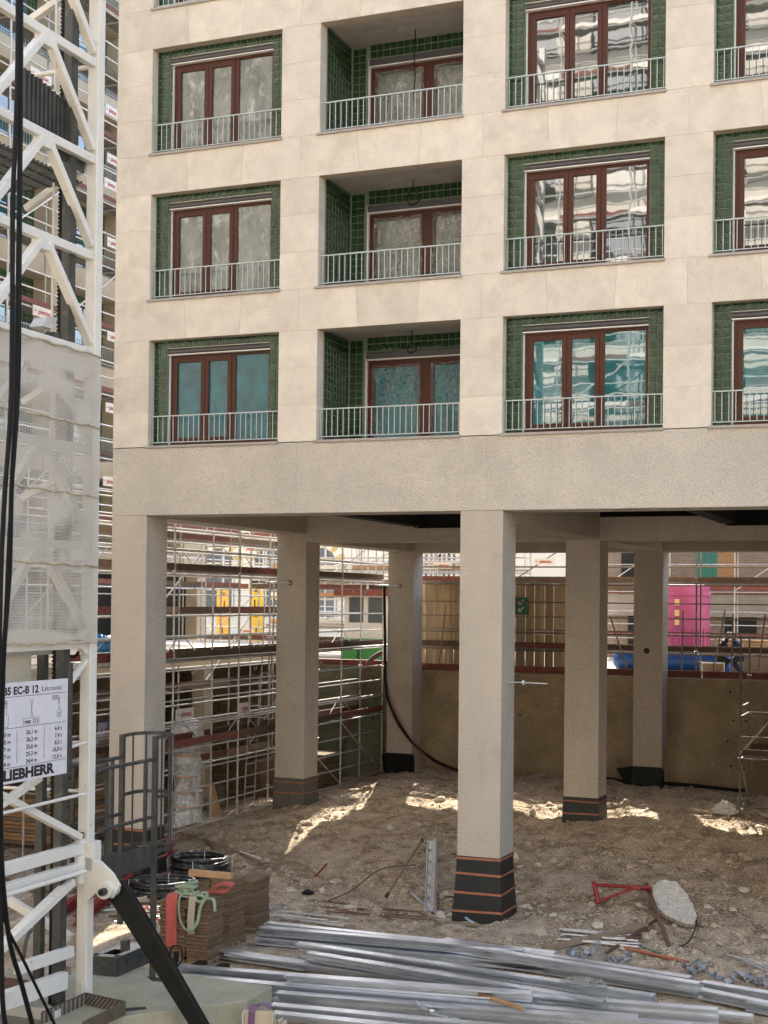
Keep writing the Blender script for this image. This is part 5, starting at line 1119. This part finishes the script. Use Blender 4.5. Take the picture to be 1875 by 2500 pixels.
# timber stack beyond the crane
q = onz(232, 2058, 0)
for k in range(12):
    zz = .12+.09*k; tag(MB().box(-13.0+RD.uniform(-.04, .04), -10.6+RD.uniform(-.06, .06), 2.6, 6.2+RD.uniform(-.1, .1), zz, zz+.075).build('shuttering_board', m_timber if k % 3 else m_oldwood), 'yellow brown shuttering board in the stack below the street slab', 'panel', 'formwork panels stacked in the pit')
for k in range(3): tag(MB().box(-12.8, -10.8, 2.9+1.4*k, 3.05+1.4*k, -.1, .118).build('bearer', m_oldwood), 'timber bearer under the formwork panel stack', 'bearer', 'bearers under the formwork panels')
m_sheet = mat('corrugated_grey', (.32,.32,.33), .5, .4, var=.2, sc=3, stretch=(1,1,8))
o = MB(); 
for k in range(14): o.box(-10.55, -10.5+(k % 2)*.03, 3.9, 6.4, 1.45+k*.085, 1.5+k*.085)
tag(o.build('corrugated_sheet', m_sheet), 'grey corrugated sheet leaning beside the formwork panel stack', 'sheet metal')
tag(MB().box(-10.45, -10.42, 4.3, 5.3, 2.75, 3.1).build('blue_sign', mat('blue_sign', (.03, .12, .35), .5)), 'small blue and white sign behind the ladder cage handrail', 'sign')
tag(crumple('blue_tarp', mat('blue_tarp', (.03, .16, .34), .45, var=.4, sc=9), onx(252, 1590, -11.3), .35, .5, .4, 21, 'crumpled blue tarpaulin on the street slab edge', 'tarpaulin'), 'crumpled blue tarpaulin on the street slab edge', 'tarpaulin')
for k in range(5): stick('scrap_board', m_oldwood, (20+k*38, 2150+k*9), (110+k*30, 2195-k*6), .06, 'muddy scrap board on the ground behind the crane foot', 'board', 'scrap boards behind the crane foot', .05, .06, sq=True)
# ---- wrapped bundle
c = onx(455, 2036, -9.05); c.z = gz(c.x, c.y)
H = 2.62
wb = thing('wrapped_bundle', 'tall bundle wrapped in clear plastic and taped, standing behind the scaffold', 'bundle', tuple(c))
wob = lambda a_, z: 1+.10*noise.noise(V((math.cos(a_)*2.2, math.sin(a_)*2.2, z*.9)))+.05*abs(noise.noise(V((math.cos(a_)*7, math.sin(a_)*7, z*.5))))
MB().lathe([(.50, 0), (.40, .12), (.36, .4), (.34, .75), (.30, 1.0), (.36, 1.3), (.38, 1.55), (.31, 1.72), (.28, 1.78), (.36, 1.95), (.41, 2.2), (.36, 2.45), (.2, H), (.05, H+.04)], c, 60, wob).build('plastic_wrap', m_wrap, wb)
MB().lathe([(.26, 0), (.28, 1.5), (.24, 1.8), (.3, 2.2), (.15, 2.5)], c, 20).build('load', m_oldwood, wb)
for z, r in ((.8, .36), (.45, .385), (1.72, .335), (1.2, .375)):
    MB().lathe([(r, z), (r+.008, z+.012), (r+.008, z+.045), (r, z+.055)], c, 40, wob).build('tape', mat('pink_tape_%d' % int(z*100), (.55, .36, .26), .6), wb)
for (dx, z) in ((-.12, 1.35), (.1, 1.4), (.02, 1.15)): MB().box(c.x+.40, c.x+.41, c.y+dx-.3, c.y+dx-.16, z-.15, z+.2).build('tag', m_banner, wb)
a = gp(505, 2000); tag(MB().prism([V((-9.0, a.y-.1, .2)), V((-9.0, a.y+.5, .2)), V((-9.2, a.y+.35, 1.1)), V((-9.25, a.y+.02, 1.15))], (-.03, 0, 0)).build('plywood_sheet', m_timber), 'pale plywood offcut leaning behind the wrapped bundle', 'plywood')
# boards piled behind the second left column
for bx_, by_, n in ((-10.1, 11.3, 13), (-8.9, 13.1, 11)):
    for k in range(n):
        o = put('fibre_board', MB().box(-.55, .55, -.6, .6, 0, .085).mesh('fibre_board'), m_board, loc=(bx_+RD.uniform(-.06, .06), by_+RD.uniform(-.06, .06), gz(bx_, by_)+.02+.09*k), rot=(0, 0, RD.uniform(-.06, .06)))
        tag(o, 'dusty board in the stack behind the second column of the open side' if n == 13 else 'dusty board in the stack near the olive wall', 'board', 'board stacks by the pit scaffold')
# ---- hoses along the back wall
def hose(lab, pts, y, r, m): tag(MB().path(cat([ony(a_, b_, y) for a_, b_ in pts], 6), r, 8).build('hose', m, smooth=True), lab, 'hose')
hose('thick black hose sagging along the retaining wall', [(938, 1430), (940, 1560), (941, 1660), (952, 1720), (985, 1785), (1040, 1842), (1110, 1878), (1200, 1893)], 15.1, .045, m_black)
hose('thin red cable following the thick black hose', [(946, 1670), (962, 1730), (990, 1785), (1045, 1850), (1115, 1886), (1200, 1899)], 15.05, .014, m_red)
hose('fat brownish hose draped over the olive wall corner', [(935, 1592), (905, 1612), (884, 1655), (878, 1700), (862, 1745), (840, 1800), (826, 1870), (815, 1930)], 15.95, .075, mat('brown_hose', (.17, .085, .07), .6))
a = [ony(x, y, 15.9) for x, y in ((1485, 1914), (1560, 1918), (1640, 1925), (1700, 1938), (1800, 1945), (1875, 1952))]
tag(MB().path(cat([V((p.x, p.y-.35, max(p.z, gz(p.x, p.y-.35)+.05))) for p in a], 5), .05, 8).build('hose', m_blk, smooth=True), 'black hose lying on the dirt at the foot of the back wall', 'hose')
# tie rod sticking out of the middle column
q = V((CW, .45, 4.42)); tr = MB().tube(q, q+V((.75, 0, -.01)), .012, 8).build('tie_rod', m_galv, bld, smooth=True)
MB().tube(q+V((.27, 0, 0)), q+V((.31, 0, 0)), .05, 10).build('wing_nut', m_galv, tr)
# ---- two workers bent over behind the scaffold deck
m_skin = mat('skin', (.38, .24, .17), .6); m_hair = mat('dark_hair', (.02, .015, .012), .7)
def worker(lab, pos, face, m):
    f = V((math.cos(face), math.sin(face), 0)); s = V((-f.y, f.x, 0)); P = V(pos)
    J = {'pel': P+Z*.56, 'sp': P+f*.07+Z*.76, 'ch': P+f*.18+Z*.98, 'nk': P+f*.27+Z*1.12, 'hd': P+f*.33+Z*1.22, 'top': P+f*.36+Z*1.33}
    rad = {'pel': .18, 'sp': .17, 'ch': .20, 'nk': .07, 'hd': .10, 'top': .07}; E_ = [('pel', 'sp'), ('sp', 'ch'), ('ch', 'nk'), ('nk', 'hd'), ('hd', 'top')]
    for i, sd_ in ((1, s), (-1, -s)):
        for n_, v, r in (('sh', J['ch']+sd_*.19+Z*.03, .075), ('el', J['ch']+sd_*.22+f*.12-Z*.24, .05), ('wr', J['ch']+sd_*.14+f*.32-Z*.36, .035), ('ha', J['ch']+sd_*.12+f*.40-Z*.38, .035), ('hp', P+sd_*.10+Z*.52, .12), ('kn', P+sd_*.14+f*.36+Z*.46, .08), ('an', P+sd_*.12+f*.0+Z*.08, .05), ('to', P+sd_*.13+f*.2+Z*.04, .045)): J[n_+str(i)] = v; rad[n_+str(i)] = r
        E_ += [('ch', 'sh%d' % i), ('sh%d' % i, 'el%d' % i), ('el%d' % i, 'wr%d' % i), ('wr%d' % i, 'ha%d' % i), ('pel', 'hp%d' % i), ('hp%d' % i, 'kn%d' % i), ('kn%d' % i, 'an%d' % i), ('an%d' % i, 'to%d' % i)]
    ks = list(J); me = bpy.data.meshes.new('person'); me.from_pydata([J[k] for k in ks], [(ks.index(a), ks.index(b)) for a, b in E_], [])
    o = bpy.data.objects.new('person', me); col.objects.link(o); md = o.modifiers.new('skin', 'SKIN')
    for k, v in enumerate(me.skin_vertices[0].data): r = rad[ks[k]]; v.radius = (r, r); v.use_root = (ks[k] == 'pel')
    sb = o.modifiers.new('sub', 'SUBSURF'); sb.levels = sb.render_levels = 2
    nm = bpy.data.meshes.new_from_object(o.evaluated_get(bpy.context.evaluated_depsgraph_get())); bpy.data.objects.remove(o)
    nm.materials.clear(); nm.materials.append(m); nm.materials.append(m_skin); nm.materials.append(m_hair)
    for p in nm.polygons:
        c = p.center
        if (c-J['hd']).length < .15 or (c-J['top']).length < .14: p.material_index = 2 if (c-J['hd']).dot(f*-.5+Z) > .02 else 1
        if min((c-J['ha1']).length, (c-J['ha-1']).length) < .075: p.material_index = 1
        p.use_smooth = True
    o = put('person', nm, None); return tag(o, lab, 'person')
q = ony(1752, 1560, 19.3); worker('person in black work clothes bent forward behind the scaffold deck', (q.x, 19.3, 3.73), .1, mat('black_clothes', (.012, .012, .014), .8))
q = ony(1814, 1560, 19.3); worker('person in navy work clothes bent forward facing the one in black', (q.x, 19.3, 3.73), math.pi-.1, mat('navy_clothes', (.012, .018, .045), .8))
# ================================================================== STONES
rocks = []
for s in range(7):
    bm = bmesh.new(); bmesh.ops.create_icosphere(bm, subdivisions=1 if s % 2 else 2, radius=1); rg = random.Random(s)
    sx, sy_, sz = rg.uniform(.8, 1.3), rg.uniform(.7, 1.), rg.uniform(.45, .75)
    pl = [(V((rg.uniform(-1, 1), rg.uniform(-1, 1), rg.uniform(-.4, 1))).normalized(), rg.uniform(.42, .78)) for _ in range(9)]
    for v in bm.verts:
        for n_, d in pl:
            k = v.co.dot(n_)
            if k > d: v.co -= n_*(k-d)
        v.co = V((v.co.x*sx, v.co.y*sy_, v.co.z*sz))*(1+.12*noise.noise(v.co*2.5+V((s, 0, 0))))
    me = bpy.data.meshes.new('stone'); bm.to_mesh(me); bm.free(); me.materials.append(m_rock); rocks.append(me)
rg = random.Random(21); big = []
zones = [((1120, 2120, 1300, 2240), 26), ((1250, 1990, 1870, 2120), 75), ((1300, 2120, 1870, 2330), 55), ((640, 2070, 1100, 2230), 50), ((750, 1905, 1110, 2060), 36), ((1010, 2160, 1115, 2245), 16), ((1240, 1900, 1800, 1990), 30)]
def inblk(p): return any(gx-.1 < p.x < gx+CW+.1 and k*DD-.1 < p.y < k*DD+CW+.1 for gx in GX for k in range(3))
for (x0_, y0_, x1_, y1_), n in zones:
    for _ in range(n):
        p = gp(rg.uniform(x0_, x1_), rg.uniform(y0_, y1_))
        if inblk(p) or p.y > 15.9: continue
        s = min(.17, rg.uniform(.03, .07)*(1+rg.random()**4*2.4)); o = put('stone', rg.choice(rocks), None, loc=p+V((0, 0, s*.12)), rot=(rg.uniform(-.3, .3), rg.uniform(-.3, .3), rg.uniform(0, 6.3))); o.scale = (s, s, s)
        tag(o, 'pale broken stone lying loose on the excavated dirt', 'stone', 'loose stones on the dirt')
for (px, py, s) in ((1092, 2190, .17), (1098, 2218, .17), (1085, 2205, .13), (985, 2178, .13), (1080, 1950, .15), (1075, 1965, .2), (1040, 1935, .12), (930, 1925, .1), (958, 2025, .1), (960, 2020, .12), (1372, 2240, .13)):
    p = gp(px, py); o = put('stone', rocks[int(px) % 7], None, loc=p+V((0, 0, s*.2)), rot=(0, 0, px)); o.scale = (s, s, s); tag(o, 'pale broken stone lying loose on the excavated dirt', 'stone', 'loose stones on the dirt')
pb = MB()
for _ in range(9000):
    x = rg.uniform(-7.5, 8.0); y = -2.2+17.8*rg.random()**1.4
    cl = noise.noise(V((x*.8, y*.8, 4)))+.5*noise.noise(V((x*2.3, y*2.3, 7)))
    if rg.random() > .35+cl: continue
    s = rg.uniform(.008, .026)*(1+rg.random()**3*1.1); c = V((x, y, gz(x, y)+s*.2)); i = len(pb.v)
    for d in ((1,0,0),(-1,0,0),(0,1,0),(0,-1,0),(0,0,.8),(0,0,-.6)): pb.v.append(c+V(d)*s*rg.uniform(.6, 1.3)+V((rg.uniform(-.3, .3)*s, rg.uniform(-.3, .3)*s, 0)))
    for q in ((0,2,4),(2,1,4),(1,3,4),(3,0,4),(2,0,5),(1,2,5),(3,1,5),(0,3,5)): pb.f.append(tuple(i+k for k in q))
cl_ = MB()
for _ in range(11000):
    x = rg.uniform(-7.3, 8.5); y = -1.9+17.6*rg.random()**1.25
    if inblk(V((x, y, 0))): continue
    if rg.random() > .42+.9*noise.noise(V((x*.55, y*.55, 11)))+.5*noise.noise(V((x*1.9, y*1.9, 2))): continue
    s = rg.uniform(.016, .045)*(1+rg.random()**4*2.2); c = V((x, y, gz(x, y)-s*.1)); i = len(cl_.v); a0 = rg.uniform(0, 6)
    for q in range(6): an = a0+q*1.047; cl_.v.append(c+V((math.cos(an)*s*rg.uniform(.7, 1.35), math.sin(an)*s*rg.uniform(.7, 1.35), rg.uniform(-.2, .15)*s)))
    for q in range(3): an = a0+q*2.09; cl_.v.append(c+V((math.cos(an)*s*.55, math.sin(an)*s*.55, s*rg.uniform(.35, .8))))
    for q in range(6):
        t0 = q//2; t1 = ((q+1)//2) % 3
        cl_.f.append((i+q, i+(q+1) % 6, i+6+t1) if t0 == t1 else (i+q, i+(q+1) % 6, i+6+t1, i+6+t0))
    cl_.f.append((i+6, i+7, i+8))
o = put('earth_clods', cl_.mesh('earth_clods', fix=False), m_clod); o['kind'] = 'stuff'; tag(o, 'broken clods of pale brown earth covering the pit floor', 'earth')
me = pb.mesh('gravel', fix=False); o = put('gravel', me, m_rock); o['kind'] = 'stuff'; tag(o, 'fine gravel and crumbs of earth scattered over the dirt', 'gravel')
